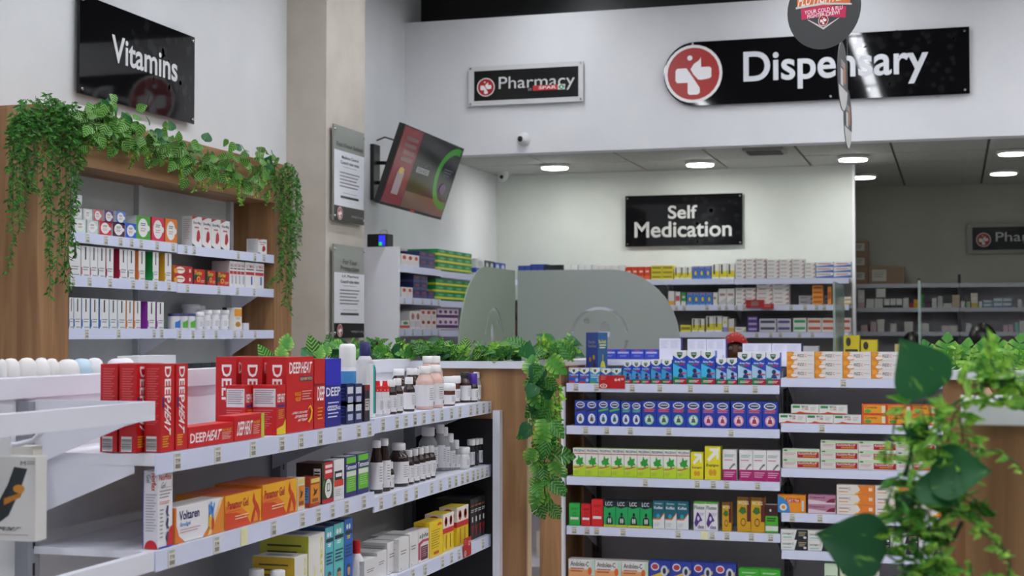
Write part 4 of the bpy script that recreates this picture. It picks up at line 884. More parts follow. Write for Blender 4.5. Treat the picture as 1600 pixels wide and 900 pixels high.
# ------------------------------------------------------------------ goods on the facing gondola
NAME[0] = 'cold_remedy_carton'
FGn = 'facing gondola'
def vap(c):
    def f(w, h, d):
        b = Box(w, h, d, c); b.pl('front', [(0, .8), (.5, .58), (1, .8), (1, 1), (0, 1)], '#dfe3e6').pl('front', [(.36, .9), (.64, .9), (.62, .78), (.5, .68), (.38, .78)], '#1e5a3a').el('front', .12, .9, .09, .06, '#d8c83a')
        b.tx('front', 'Vaporub', .08, .46, .95, .58, '#e8edf4').lines('front', .12, .34, .85, .42, 1, '#b83a44' if c == '#1c55b5' else '#cfe8d8', .7, 0).rc('front', 0, 0, .62, .12, '#c23a2a' if c == '#1c55b5' else '#5ab04a').el('front', .8, .2, .15, .12, '#8fb8e6'); return b
    return f
def vicks(tint):
    def f(w, h, d):
        b = Box(w, h, d, '#1f45b8', {'top': '#d9dce2'})
        b.pl('front', [(0, .18), (1, .18), (1, .42), (0, .62)], tint).pl('front', [(0, .86), (.25, .78), (.5, .74), (.75, .78), (1, .86), (1, 1), (0, 1)], '#e2e4e8').pl('front', [(.3, .95), (.7, .95), (.68, .85), (.5, .77), (.32, .85)], '#1e5a3a').tx('front', 'VICKS', .36, .875, .64, .92, '#e8ecea')
        b.tx('front', 'Acta Plus', .12, .64, .88, .7, '#e6ebf6').rc('front', .15, .575, .45, .61, '#2a8a4a').rc('front', .45, .575, .85, .61, '#c02a38').el('front', .56, .4, .15, .07, '#1c2a58').pl('front', [(.34, .2), (.8, .2), (.72, .3), (.6, .35), (.42, .3)], '#1c3a78').rc('front', .6, .3, .95, .34, '#c02a38')
        b.rc('front', 0, 0, .52, .17, '#2a7a48').rc('front', .5, 0, 1, .17, '#a81f2c').lines('front', .15, .04, .85, .12, 2, '#e6d8d4', .45).rc('front', .05, .18, .4, .22, '#3a9a5a'); return b
    return f
T_, S_ = RG, ZG
row(RG, vap('#1c55b5'), 888.5, 921, 2, 575, S_[0], .05, '{o} blue and red vapour rub carton from the hanging vine', group='small vapour rub cartons')
row(RG, vap('#2a8fc4'), 921.5, 938, 1, 575, S_[0], .05, 'teal and green small vapour rub carton')
row(RG, vap('#1c55b5'), 938.5, 955, 1, 576, S_[0], .05, 'blue vapour rub carton half behind the red price card')
row(RG, vap('#2a8fc4'), 955.5, 971, 1, 576, S_[0], .05, 'teal vapour rub carton beside the short syrup cartons')
row(RG, vicks('#3f9ad8'), 973, 1016, 3, 565, S_[0], .05, '{o} short blue cough syrup carton after the vapour rub', group='short syrup cartons')
row(RG, vicks('#3f9ad8'), 1017, 1050, 2, 562, S_[0], .05, '{o} mid height blue cough syrup carton with green crest', group='mid syrup cartons')
row(RG, vicks('#3fb0e4'), 1051, 1117.5, 3, 548, S_[0], .06, '{o} tall bright blue cough syrup carton with green crest', group='tall bright syrup cartons')
row(RG, vicks('#9cc4e6'), 1118.5, 1152, 2, 560, S_[0], .05, '{o} short pale blue syrup carton below the red headscarf', group='short pale syrup cartons')
row(RG, vicks('#a8cbe8'), 1152.5, 1219, 3, 551, S_[0], .06, '{o} tall pale blue syrup carton beside the orange tablets', group='tall pale syrup cartons')
b = Box(.083, .17, .06, '#3c4f9c', {'right': '#2a5a8a', 'left': '#4354a8', 'top': '#5a7ab0'})
b.tx('front', 'Nourish', .2, .78, .75, .84, '#a89a8a').tx('front', 'Your Brain', .15, .7, .85, .76, '#a89a8a').pl('front', [(.35, .02), (.4, .4), (.45, .02), (.5, .36), (.55, .02), (.62, .42), (.6, .02)], '#6a8a3a').el('front', .35, .46, .09, .05, '#c8a02a').el('front', .66, .5, .1, .05, '#c8a02a').el('front', .72, .3, .1, .12, '#5a3a34')
b.tx('right', 'Bio-Strath', .08, .78, .85, .86, '#d8d84a').lines('right', .15, .66, .85, .76, 2, '#d8e0a0', .5).el('right', .5, .25, .28, .19, '#d8cf2a', 18).el('right', .5, .27, .14, .05, '#7ab0c8').rc('right', .45, .45, .55, .56, '#a8a83a')
a0, zt = RG.at(903, 520, .1); o = b.build('medicine_carton'); o.location = (RG.at(925, 540, .12)[0], 6.91, ZG[0] + .0015); o.scale = (1.05, 1, (zt - ZG[0]) / .17); o.rotation_euler = (0, 0, -.62); tag(o, 'tall dark blue tonic carton turned to show a yellow flask', 'carton')
def bronco(c1, sym, band, nm):
    def f(w, h, d):
        b = Box(w, h, d, '#2440a8', {'top': '#1d3590'}); b.el('front', .5, .83, .4, .13, '#d8dce8', 18).el('front', .5, .83, .32, .09, '#2a3050', 18).lines('front', .28, .8, .75, .86, 1, '#c8cce0', .7, 0)
        if nm: b.lines('front', .14, .55, .88, .69, 2, c1, .6, .2)
        else: b.pl('front', [(.05, .55), (.95, .63), (.95, .7), (.05, .62)], c1)
        b.el('front', .5, .28, .33, .2, '#dfe4ee' if not band else band, 18).el('front', .5, .28, .24, .145, '#c8d8e8' if not band else '#e2dce0', 18)
        b.pl('front', [(.34, .18), (.66, .18), (.6, .34), (.53, .34), (.53, .42), (.47, .42), (.47, .34), (.4, .34)], sym).el('front', .5, .4, .05, .03, sym, 10); return b
    return f
i = 0
for (x0, x1, n, fn, lb, top) in ((898, 933.5, 2, bronco('#3a2430', '#6a4a2a', None, ''), 'blue chest remedy carton with dark band', 626), (934, 969, 2, bronco('#57b545', '#1f5a5a', None, ''), 'blue chest remedy carton with lime band', 626),
                            (970, 1002.5, 2, bronco('#5fae8a', '#3a2a6a', None, 'Med'), 'slim blue chest remedy carton with green script', 628), (1003, 1095, 4, bronco('#d85a5a', '#3a6a4a', '#8ad0a8', 'Active'), 'wide blue carton with mint disc', 627),
                            (1096, 1140, 2, bronco('#d86a8a', '#a83060', '#e0a0bc', 'Vent'), 'blue carton with pink disc before the gap', 628), (1142, 1215.5, 3, bronco('#d86a6a', '#a02848', '#e09aa8', 'Vent'), 'blue carton with rosy disc beside the shelf joint', 628)):
    row(RG, fn, x0, x1, n, top, S_[1], .05, '{o} ' + lb + ' on the second shelf', group='blue chest remedies')
def prospan(w, h, d):
    b = Box(w, h, d, '#e4e6df', {'top': '#98b83a', 'right': '#8aa836'}); b.rc('front', 0, 0, 1, .38, '#b6d432').pl('front', [(0, .3), (.3, .34), (.7, .38), (1, .46), (1, .38), (0, .2)], '#c6d878').tx('front', 'PROSPAN', .1, .86, .95, .95, '#2c3570').rc('front', 0, .79, 1, .82, '#c23a34')
    b.pl('front', [(.22, .55), (.38, .6), (.45, .76), (.58, .64), (.82, .68), (.78, .52), (.9, .44), (.68, .42), (.6, .32), (.48, .42), (.3, .42)], '#2f9a34').pl('front', [(.05, .28), (.4, .29), (.85, .36), (.85, .4), (.4, .33), (.05, .32)], '#c84a2a').lines('front', .1, .06, .5, .18, 3, '#90a840', .3); return b
row(RG, prospan, 895, 1078, 9, 702, S_[2], .055, '{o} ivy leaf syrup carton from the hanging vine, lime and white', group='ivy syrup cartons')
def expigen(w, h, d):
    b = Box(w, h, d, '#e0d42a', {'top': '#d5ca34'}); b.pl('front', [(.15, .62), (.55, .84), (.3, .88), (.3, .95), (.88, .95), (.88, .62), (.76, .62), (.72, .76), (.28, .54)], '#eeece2').tx('front', 'Expigen', .1, .38, .9, .48, '#3a3a28').el('front', .38, .22, .13, .1, '#d09a28').el('front', .62, .22, .13, .1, '#d09a28'); return b
one(RG, expigen, 1079, 1099, 707, S_[2], .05, 'short yellow syrup carton with white arrow'); one(RG, expigen, 1101, 1126, 698, S_[2], .06, 'tall yellow syrup carton with white arrow')
def bron(w, h, d):
    b = Box(w, h, d, '#e2dfe0', {'top': '#d6d3d4'}); b.rc('front', 0, 0, 1, .36, '#b01a6c').lines('front', .1, .74, .85, .84, 2, '#8ab0a0', .5).lines('front', .1, .64, .7, .68, 1, '#c03a6a', .6).pl('front', [(.45, .38), (.75, .55), (.9, .56), (.9, .5), (.78, .48), (.55, .36)], '#7a7a80').lines('front', .1, .08, .9, .28, 3, '#e0b0cc', .4); return b
one(RG, bron, 1129, 1151, 703, S_[2], .05, 'white and magenta syrup carton standing alone'); row(RG, bron, 1155, 1219, 3, 704, S_[2], .05, '{o} white and magenta syrup carton in the trio', group='magenta trio')
def twotone(c, c2, t, **kw):
    def f(w, h, d):
        b = Box(w, h, d, c); b.lines('front', .15, .7, .85, .8, 2, c2, .5); b.el('front', .5, .5, .18, .1, c2).el('front', .5, .5, .14, .08, c).rc('front', .12, .28, .88, .38, '#e0d8d8'); return b
    return f
one(RG, twotone('#2fa94a', '#1a6a30', 'Herb'), 889, 906, 787, S_[3], .04, 'small green syrup carton at the post end'); one(RG, twotone('#c8202a', '#8a1018', 'Syrup'), 908, 923, 788, S_[3], .04, 'small red syrup carton beside the green one'); one(RG, twotone('#d42428', '#8a1018', 'Syrup'), 924, 942, 781, S_[3], .05, 'taller red syrup carton before the lung cartons')
def lcc(w, h, d):
    b = Box(w, h, d, '#22a05a', {'top': '#1a2430'}); b.pl('front', [(0, .78), (.4, .7), (1, .78), (1, 1), (0, 1)], '#18222e').tx('front', 'LCC', .15, .8, .75, .95, '#d8e0e4').rc('front', 0, .0, 1, .08, '#c8c83a').el('front', .5, .48, .1, .07, '#141c1c').pl('front', [(.22, .1), (.78, .1), (.74, .32), (.6, .4), (.4, .4), (.26, .32)], '#141c1c').el('front', .42, .24, .07, .1, '#c8ccc8').el('front', .58, .24, .07, .1, '#c8ccc8'); return b
row(RG, lcc, 943, 1019, 4, 783, S_[3], .06, '{o} green and black lung syrup carton', group='lung syrup cartons')
def koflet(w, h, d):
    b = Box(w, h, d, '#1a5f70', {'top': '#12404c'}); b.pl('front', [(0, 0), (1, 0), (1, .55), (.6, .32), (0, .32)], '#dadcdc').pl('front', [(0, .32), (.6, .32), (1, .55), (1, .6), (.6, .37), (0, .36)], '#d8782a').tx('front', 'Himalaya', .15, .86, .8, .92, '#c8d8dc').tx('front', 'Koflet', .1, .7, .85, .8, '#e8eef0').el('front', .45, .45, .16, .08, '#3a98a8').lines('front', .1, .06, .6, .2, 3, '#9aa8a8', .3); return b
row(RG, koflet, 1020, 1076, 3, 783, S_[3], .05, '{o} teal and white syrup carton after the lung cartons', group='teal syrup cartons')
def flutex(w, h, d):
    b = Box(w, h, d, '#dedde0', {'top': '#58a83a'}); b.rc('front', 0, .94, 1, 1, '#5aa83a').tx('front', 'Flutex', .06, .74, .94, .88, '#2a5a2a').pl('front', [(.05, .25), (.3, .65), (.45, .6), (.75, .35), (.5, .3), (.35, .2), (.2, .1)], '#4c2f7a').el('front', .4, .42, .1, .08, '#d8d0e0').tx('front', 'dex', .35, .06, .9, .2, '#4c2f7a').lines('front', .5, .5, .95, .62, 3, '#8a7aa8', .3); return b
row(RG, flutex, 1083.5, 1121.5, 2, 785, S_[3], .05, '{o} white and violet cold remedy carton', group='violet remedy cartons')
def moss(w, h, d):
    b = Box(w, h, d, '#c89a1c', {'top': '#4a2a20'}); b.rc('front', .72, .3, 1, 1, '#5a1c20').rc('front', 0, .9, .8, 1, '#6a4a1c').tx('front', 'MOSS', .1, .78, .85, .88, '#e0d4b0').pl('front', [(.1, .58), (.3, .72), (.6, .7), (.68, .56), (.4, .5)], '#3a6a2a').el('front', .45, .28, .2, .12, '#7a4a1c').el('front', .45, .28, .14, .08, '#c89a2c'); return b
one(RG, moss, 1128, 1143, 785, S_[3], .05, 'short gold herbal moss syrup carton'); row(RG, moss, 1151.5, 1195, 2, 777, S_[3], .05, '{o} tall gold and maroon herbal syrup carton', group='tall gold cartons')
def cup(w, h, d):
    b = Box(w, h, d, '#3a1418', {'top': '#cfcac8'}); b.rc('front', 0, .26, 1, .6, '#4ca82c').rc('front', 0, .06, 1, .25, '#cfd6cc').lines('front', .12, .38, .85, .54, 2, '#24401c', .6).rc('front', 0, .0, 1, .07, '#4ca82c'); b.el('front', .4, .8, .08, .05, '#d8c8c8'); return b
one(RG, cup, 1195.5, 1216, 789, S_[3], .04, 'maroon and green cough carton at the shelf joint')
def andolex(w, h, d):
    b = Box(w, h, d, '#dcdad8', {'top': '#cfc8c4'}); b.rc('front', 0, .0, 1, .42, '#e0a06a').tx('front', 'Andolex-C', .08, .6, .78, .88, '#2a2020').rc('front', .86, .1, 1, .95, '#b8d4c0').el('front', .82, .35, .08, .22, '#d8642a').lines('front', .08, .2, .6, .5, 2, '#b04a30', .4); return b
row(RG, andolex, 888, 1013, 3, 876, S_[4], .06, '{o} white and peach throat spray carton on the lowest shelf', group='throat spray cartons')
def bronq(w, h, d):
    b = Box(w, h, d, '#2a3c98'); b.el('front', .28, .7, .2, .2, '#d8d8e4', 16).el('front', .28, .7, .15, .14, '#b03a4a', 16).pl('front', [(0, .0), (.4, 0), (.95, .45), (.95, .6), (0, .18)], '#d8b830').el('front', .72, .5, .17, .28, '#c8ccd8', 16).el('front', .72, .5, .08, .16, '#2a2a40'); return b
row(RG, bronq, 1014, 1150, 4, 879, S_[4], .06, '{o} navy and yellow chest rub carton on the lowest shelf', group='navy chest rub cartons')
row(RG, twotone('#3aa82c', '#d8e0d0', 'Mint'), 1154, 1219, 2, 890, S_[4], .06, '{o} bright green carton on the lowest shelf', group='bright green cartons')
promo(RG, 956, 597, ZG[0] - .022, 'red price card on the top shelf before vapour rub cartons', .125, .062, '64')
# upper shelf of the far side: cartons standing behind the crest cartons
TG = Run('Y', 7.28); zr = 1.36
def bluebk(w, h, d):
    b = Box(w, h, d, '#2a3fb0'); b.lines('front', .1, .52, .9, .75, 1, '#a8b0d8', .8).rc('front', .3, .82, .7, .92, '#b03a5a').lines('front', .25, .2, .75, .4, 2, '#8a94d0', .4); return b
row(TG, bluebk, 941, 1029, 4, 546, zr, .08, '{o} blue carton on the white top rim behind the syrups', group='blue cartons on the rim')
def whitebk(w, h, d):
    b = Box(w, h, d, '#dcdcea', {'right': '#3a2f8a'}); b.lines('front', .06, .5, .45, .9, 8, '#a8a8c0', .25).lines('front', .52, .5, .95, .9, 8, '#a8a8c0', .25).el('front', .88, .15, .04, .07, '#3a3a48').el('front', .88, .15, .028, .05, '#dcdcea'); return b
one(TG, whitebk, 1030, 1064, 529, zr, .06, 'white back-turned carton with violet side, first on the rim'); row(TG, whitebk, 1074, 1134, 2, 530, zr, .06, '{o} white back-turned carton in front of the headscarf', group='back-turned white pair')
row(TG, whitebk, 1160, 1252, 2, 537, zr, .06, '{o} wide white back-turned carton next to the headscarf', group='wide back-turned pair')
S2_ = ZH
def fizz(w, h, d):
    b = Box(w, h, d, '#e2ddda'); b.pl('front', [(0, 0), (.3, 0), (.42, .12), (.3, .3), (.36, .55), (.22, .62), (.28, .9), (.2, 1), (0, 1)], '#df8a24').el('front', .1, .72, .1, .24, '#e8a03a').el('front', .27, .32, .12, .2, '#ece6e0', 12).tx('front', 'FIZZ', .4, .38, .63, .7, '#2a2224').tx('front', 'C', .65, .38, .72, .7, '#d0502c').lines('front', .75, .48, .95, .6, 1, '#9a8a8a', .4); return b
row(RG, fizz, 1229, 1406, 4, 550, S2_[0], .05, '{l} orange and white fizzing tablets carton of the {o} stack', stack=3, group='fizzing tablet cartons')
def mega(w, h, d):
    b = Box(w, h, d, '#dfdedb'); b.rc('front', .05, .62, .32, .88, '#2a8a4a').tx('front', 'MEGA', .38, .66, .62, .9, '#3a7a5a').tx('front', 'C 1000', .4, .4, .62, .62, '#c8502c').pl('front', [(.02, .05), (.2, .1), (.3, .25), (.5, .12), (.98, .08), (.98, .0), (.02, 0)], '#d0502c').lines('front', .7, .3, .9, .75, 3, '#a8b8a8', .4); return b
row(RG, mega, 1217, 1346, 3, 648, S2_[1], .05, '{o} lower white and green vitamin tablet carton', group='white and green vitamin cartons')
for o in row(RG, mega, 1236, 1324, 2, 648, S2_[1], .05, '{o} upper white and green vitamin tablet carton', group='white and green vitamin cartons'): o.location.z += .0435
def corenza(w, h, d):
    b = Box(w, h, d, '#d8552e'); b.rc('front', .08, .12, .98, .88, '#e09a28').tx('front', 'Corenza', .12, .55, .62, .8, '#6a2418').el('front', .25, .3, .14, .18, '#5a9a3a').rc('front', .82, .15, .96, .8, '#e0d8c0'); return b
row(RG, corenza, 1346.5, 1463, 3, 632, S2_[1], .05, '{l} coral and orange carton of the {o} column', stack=2, group='coral cartons')
def flugon(w, h, d):
    b = Box(w, h, d, '#dcd6d2'); b.rc('front', 0, .72, 1, .95, '#b8d8b0').rc('front', .4, .1, .98, .72, '#a81c24').tx('front', 'FLUGON', .43, .42, .7, .66, '#e8d8d8').tx('front', 'PLUS', .72, .42, .92, .66, '#e8d8d8', shear=.2).lines('front', .05, .3, .35, .6, 2, '#c08a8a', .35).lines('front', .55, .16, .9, .34, 1, '#d0902a', .7, 0).el('front', .08, .84, .05, .08, '#3a7a3a'); return b
row(RG, flugon, 1222.5, 1281, 1, 702, S2_[2], .05, '{l} flat red and white flu carton of the short stack', stack=2, group='short flu stack'); row(RG, flugon, 1282, 1462, 3, 690, S2_[2], .05, '{l} flat red and white flu carton of the {o} tall stack', stack=3, group='tall flu stacks')
def gelcee(w, h, d):
    b = Box(w, h, d, '#e28c1e'); b.pl('front', [(0, 0), (.45, 0), (.4, .5), (.2, .85), (0, .95)], '#3a86c8').el('front', .2, .3, .13, .2, '#e8e0d0').el('front', .2, .3, .07, .11, '#d89030').rc('front', .3, .6, .8, .82, '#b83a24').tx('front', 'Cal C Vita', .34, .63, .76, .79, '#f0e0d0').rc('front', .86, .1, .94, .7, '#c0c8d0'); return b
one(RG, gelcee, 1215, 1259, 774, S2_[3], .05, 'orange and blue chewable vitamin carton')
def cepacol(w, h, d):
    b = Box(w, h, d, '#b07a94'); b.pl('front', [(0, 0), (1, 0), (1, .45), (.6, .3), (0, .5)], '#d8c4ce').tx('front', 'Cepacol', .05, .6, .6, .85, '#5a1c3a').pl('front', [(.62, .2), (.8, .6), (.98, .7), (.98, .2)], '#7a1c38'); return b
row(RG, cepacol, 1262.5, 1306, 1, 774, S2_[3], .05, '{l} mauve throat lozenge carton', stack=2, group='mauve lozenge cartons')
def zinplex(w, h, d):
    b = Box(w, h, d, '#e0d8d0'); b.pl('front', [(.5, 0), (1, 0), (1, 1), (.55, 1), (.62, .5)], '#dd7a28').pl('front', [(.45, 0), (.5, 0), (.66, .3), (.5, .2)], '#e8b82a').lines('front', .06, .5, .3, .7, 1, '#9a8a94', .6).tx('front', 'C', .31, .46, .37, .74, '#9a8a94').rc('front', .06, .25, .3, .33, '#d88a4a').rc('front', .84, .4, .94, .75, '#e8cdb0'); return b
row(RG, zinplex, 1307, 1428, 2, 759, S2_[3], .05, '{l} white and orange effervescent carton of the {o} stack', stack=3, group='effervescent cartons')
row(RG, zinplex, 1428.5, 1490, 1, 774, S2_[3], .05, '{l} white and orange effervescent carton of the shorter stack', stack=2, group='short effervescent stack')
def lacto(w, h, d):
    b = Box(w, h, d, '#dcdcd8'); b.pl('front', [(.5, 0), (1, 0), (1, 1), (.6, 1)], '#1c2030').tx('front', 'Lactogen C', .06, .45, .48, .72, '#33302c').rc('front', .08, .2, .4, .28, '#5ab8b8').lines('front', .66, .3, .95, .8, 3, '#b8a878', .4).el('front', .9, .25, .06, .12, '#d8d8d8'); return b
row(RG, lacto, 1220, 1480, 6, 832, S2_[4], .05, '{l} white and black drops carton of the {o} column', stack=2, group='white and black drops cartons')
G5 = .28
def qtab(c, t):
    def f(w, h, d):
        b = Box(w, h, d, c); b.lines('front', .1, .55, .9, .7, 1, '#4a5a4a', .7) if t == 'green' else b.tx('front', t, .1, .55, .9, .7, '#2a3a2a', bold=False).el('front', .3, .85, .12, .06, '#2a2a2a').rc('front', .1, .4, .9, .5, '#8ac06a'); return b
    return f
one(RG, qtab('#c8dcc0', 'green'), 1288, 1309, 881, G5, .05, 'pale green carton low beside the big leaf'); one(RG, qtab('#d4d8b8', 'Q fast'), 1312, 1334, 884, G5, .05, 'pale lime carton low under the big leaf'); one(RG, plain('#dcd6d4'), 1339, 1356, 894, G5, .05, 'plain white carton low under the leaves'); one(RG, plain('#d8d2d0'), 1357, 1374, 894, G5, .05, 'second plain white carton low under the leaves')
for i, (z, c) in enumerate(((.62, '#d8dcd8'), (.88, '#c8a23a'), (.35, '#dcd6c8'))):
    o = plain(c)(.06, .13, .05).build('medicine_carton'); o.location = (onY(838, 800, 7.3).x + .03 * (i - 1), 7.3, z + .0015); tag(o, f'{["pale", "amber", "cream"][i]} carton on the low rack in the gap between gondolas', 'carton')
NAME[0] = 'supplement_carton'
ZVa, ZVb, ZVc = ZV
def oval(c, side):
    def f(w, h, d):
        b = Box(w, h, d, c, {'left': side, 'top': '#dcdcdc'}); b.el('front', .48, .5, .36, .4, '#e6e6e4', 20).el('front', .86, .5, .1, .12, '#e6e6e4').lines('front', .3, .55, .66, .7, 2, '#6a6a6a', .5).lines('front', .3, .3, .66, .48, 2, '#c08a8a', .4); return b
    return f
for i, (x0, x1, c, nm) in enumerate(((117, 134, '#cfdcd6', 'pale mint'), (136, 153, '#c6cfcc', 'pale grey'), (155, 174, '#c8283a', 'red'), (176, 195, '#4c1238', 'plum'), (196, 213, '#2a5ac0', 'blue'))):
    one(VG, oval(c, '#dcdcdc'), x0, x1, 343 + (x0 - 117) * .08, ZVa, .06, f'{nm} vitamin carton with white oval, lower row beside the leafy post', group='oval vitamin cartons')
HV = VG.at(150, 346)[1] - ZVa + .002
for i, (x0, x1, nm) in enumerate(((115, 128, 'first'), (130, 144, 'second'), (146, 159, 'third'), (163, 177, 'fourth'), (181, 196, 'fifth'))):
    o = one(VG, oval('#d5dad8' if i < 2 else ('#cf6a74', '#6a3a7a', '#5a7ac8')[i - 2], '#dcdcdc'), x0, x1, 347 + (x0 - 117) * .06, ZVa, .06, f'{nm} white oval vitamin carton of the upper row', group='oval vitamin cartons'); o.location.z += HV * (1 if i else 2)
    if i == 0: 
        o = one(VG, oval('#d5dad8', '#dcdcdc'), 115, 128, 347, ZVa, .06, 'white oval vitamin carton in the middle of the stack at the post', group='oval vitamin cartons'); o.location.z += HV
for x0, x1, c, s, nm in ((213, 235, '#4a9a2c', '#c8ccc8', 'green'), (237, 257, '#d02c4a', '#b82640', 'raspberry'), (258, 277, '#e0781c', '#c86a18', 'orange')):
    one(VG, oval(c, s), x0, x1, 338 + (x0 - 213) * .1, ZVa, .07, f'large {nm} vitamin carton with white oval on the top shelf')
def slow(w, h, d):
    b = Box(w, h, d, '#e2dfde', {'left': '#d9d7d8'}); b.pl('front', [(0, .88), (.6, 1), (0, 1)], '#b83a40').tx('front', 'Slow-Mag', .12, .72, .9, .84, '#3a2a2c').pl('front', [(.45, .2), (.65, .15), (.85, .3), (.8, .5), (.65, .58), (.5, .48)], '#b02a34').lines('front', .25, .58, .7, .66, 1, '#c05a60', .6).pl('front', [(0, 0), (.4, 0), (0, .1)], '#3a3a3a').lines('left', .15, .2, .85, .9, 10, '#a8a8aa', .3); return b
row(VG, slow, 300, 359, 4, 342, ZVa - .004, .05, '{o} white magnesium carton with red burst on the top shelf', group='magnesium cartons')
one(VG, slow, 403, 417, 374, ZVa - .004, .06, 'lone white carton with grey code at the oak post end')
def solal(side, acc):
    def f(w, h, d):
        b = Box(w, h, d, '#dedede', {'left': side, 'top': '#d0c8c4'}); b.rc('front', .42, .55, .58, .97, '#2a2a2a').rc('front', 0, .06, .12, .3, acc).lines('front', .2, .16, .85, .32, 2, '#8a8a8e', .4).rc('front', .3, .03, .9, .06, '#8a8a8a'); return b
    return f
vb = [(108, 126, '#dcd8d8', '#b03a4a'), (127, 140.5, '#dcd8d8', '#b03a4a'), (141, 152.5, '#dcd8d8', '#b03a4a'), (153, 165, '#dcd8d8', '#5a5a5a'), (166, 177.5, '#a01c38', '#a01c38'), (186.5, 199, '#a01c38', '#a01c38'), (199.5, 211, '#dcd8d8', '#5a5a5a'), (216.5, 227, '#d87a3c', '#d87a3c'), (238.5, 248, '#1f8a3c', '#1f8a3c'), (257.5, 268, '#c8961c', '#c8961c')]
for i, (x0, x1, s, a) in enumerate(vb): one(VG, solal(s, a), x0, x1, 383 + (x0 - 108) * .085, ZVb, .055, f'{ORD[i]} tall white supplement carton on the middle vitamin shelf', group='middle shelf supplements')
vc = [(108, 115, '#2a6ab8'), (115.5, 127, '#2a6ab8'), (128, 140.5, '#2a6ab8'), (142, 154, '#2a6ab8'), (156, 170, '#2a6ab8'), (171, 183, '#8ab0c8'), (184, 196.5, '#8ab0c8'), (198, 208, '#d8802a'), (210, 220, '#d8802a'), (230.5, 243, '#8a2a9a'), (245, 256, '#8a2a9a')]
for i, (x0, x1, s) in enumerate(vc): one(VG, solal(s, s), x0, x1, 465 + (x0 - 108) * .055, ZVc, .055, f'{ORD[i]} tall white supplement carton on the lowest vitamin shelf', group='lowest shelf supplements')
def berocca(w, h, d):
    b = Box(w, h, d, '#b0222c', {'left': '#c8782c', 'top': '#c86a3a'}); b.el('front', .3, .5, .26, .4, '#e6dcd4', 16).lines('front', .12, .45, .5, .62, 1, '#b05a3a', .7).rc('front', .8, .3, .9, .7, '#e0c0b8').el('front', .05, .4, .1, .3, '#d89a3a'); return b
row(VG, berocca, 273, 301, 1, 416, ZVb - .004, .06, '{l} red effervescent carton with white bubble', stack=2, group='red bubble cartons')
def turbo(w, h, d):
    b = Box(w, h, d, '#b81c22', {'left': '#4a5a4a'}); b.pl('front', [(0, .6), (.5, .95), (.55, .6), (.3, .3), (0, .25)], '#3a3a34').tx('front', 'Turbo', .05, .62, .7, .9, '#e0d02a', shear=.1).el('front', .4, .35, .16, .2, '#e09a28').el('front', .4, .35, .08, .1, '#b81c22').lines('front', .6, .1, .95, .3, 2, '#e0b0a0', .5); return b
for i, (x0, x1) in enumerate(((303, 320.5), (324, 337), (340, 358))): one(VG, turbo, x0, x1, 421 + i * 2.2, ZVb - .004, .05, f'{ORD[i]} red and yellow energy carton on the middle vitamin shelf', group='energy cartons')
def ultimag(w, h, d):
    b = Box(w, h, d, '#e0dddd', {'left': '#d2d0d0'}); b.tx('front', 'ULTI', .1, .78, .5, .9, '#8a8a94').tx('front', 'MAG', .5, .78, .92, .9, '#c8323a').rc('front', .05, .5, .95, .62, '#b82c34').rc('front', .6, .12, .75, .45, '#3a5ab0').lines('front', .1, .66, .9, .74, 1, '#4a4a4a', .6, 0); return b
row(VG, ultimag, 358.5, 382, 4, 409, ZVb - .004, .09, '{o} narrow white and red mineral carton', group='narrow mineral cartons'); row(VG, ultimag, 383, 412.5, 2, 411, ZVb - .004, .06, '{o} wide white and red mineral carton by the oak post', group='wide mineral cartons')
PB = dict(cap='#e2e2e4', body='#d9d9dc', style='jar', cap_r=1.0, cap_h=.02, label='#dadadd')
bottles(VG, [(298, 20, 476, dict(PB, seed=61), .09, 'small white tablet pot set on the others'), (308, 18, 478, dict(PB, seed=62), .1, 'second small white tablet pot set on the others'),
             (309, 14, 488, dict(PB, seed=63), 0, 'first white tablet pot'), (319, 17, 485, dict(PB, seed=64), .02, 'second white tablet pot'), (332, 17, 485, dict(PB, seed=65), .02, 'third white tablet pot'), (346, 17, 485, dict(PB, seed=66), .02, 'fourth white tablet pot'),
             (354, 9, 481, dict(cap='#151517', body='#d9d9d9', style='jar', cap_r=1, label='#1a1a1c', seed=67), .02, 'black lidded pot')], ZVc - .004, 'on the lowest vitamin shelf', 'tablet pots')
for i, (cx, wd, c) in enumerate(((272, 19, '#2a6ab8'), (284, 17, '#58a83a'), (296, 16, '#58a83a'))):
    a, zt = VG.at(cx, 489, .035 + i * .002); r = .026; h = zt - ZVc
    e = empty('supplement_tub', VG.loc(a, ZVc - .0025, .035 + i * .002), VG.rz); tag(e, f'{["blue printed", "first green printed", "second green printed"][i]} white tub with navy lid on the lowest vitamin shelf', 'tub', 'navy lidded tubs')
    MB().lathe([(r * .92, 0), (r, .004), (r, h * .85)], M('#dcdce0', .4), 22).build('body', e); MB().lathe([(r * 1.04, h * .84), (r * 1.04, h * .99), (r * .98, h)], M('#23205e', .4), 22).build('lid', e)
    mb = MB()
    for k in range(6):
        t0, t1 = math.radians(-140 + k * 16), math.radians(-124 + k * 16); q = r + .0006
        mb.poly([(q * math.cos(t0), q * math.sin(t0), h * .12), (q * math.cos(t1), q * math.sin(t1), h * .12), (q * math.cos(t1), q * math.sin(t1), h * (.5 + .04 * k)), (q * math.cos(t0), q * math.sin(t0), h * (.46 + .04 * k))], M(c, .4), True)
    mb.build('label', e)
def orange_w(w, h, d):
    b = Box(w, h, d, '#dedad6'); b.rc('front', 0, .6, 1, .95, '#e09a3a').el('front', .5, .25, .35, .12, '#b8803a').lines('front', .2, .45, .8, .55, 2, '#8a8a8a', .4); return b
one(VG, orange_w, 366, 378, 481, ZVc - .004, .05, 'orange and white carton after the black lidded pot'); one(VG, plain('#d4d6de'), 381, 389, 505, ZVc - .004, .04, 'tiny white carton at the end of the lowest vitamin shelf')
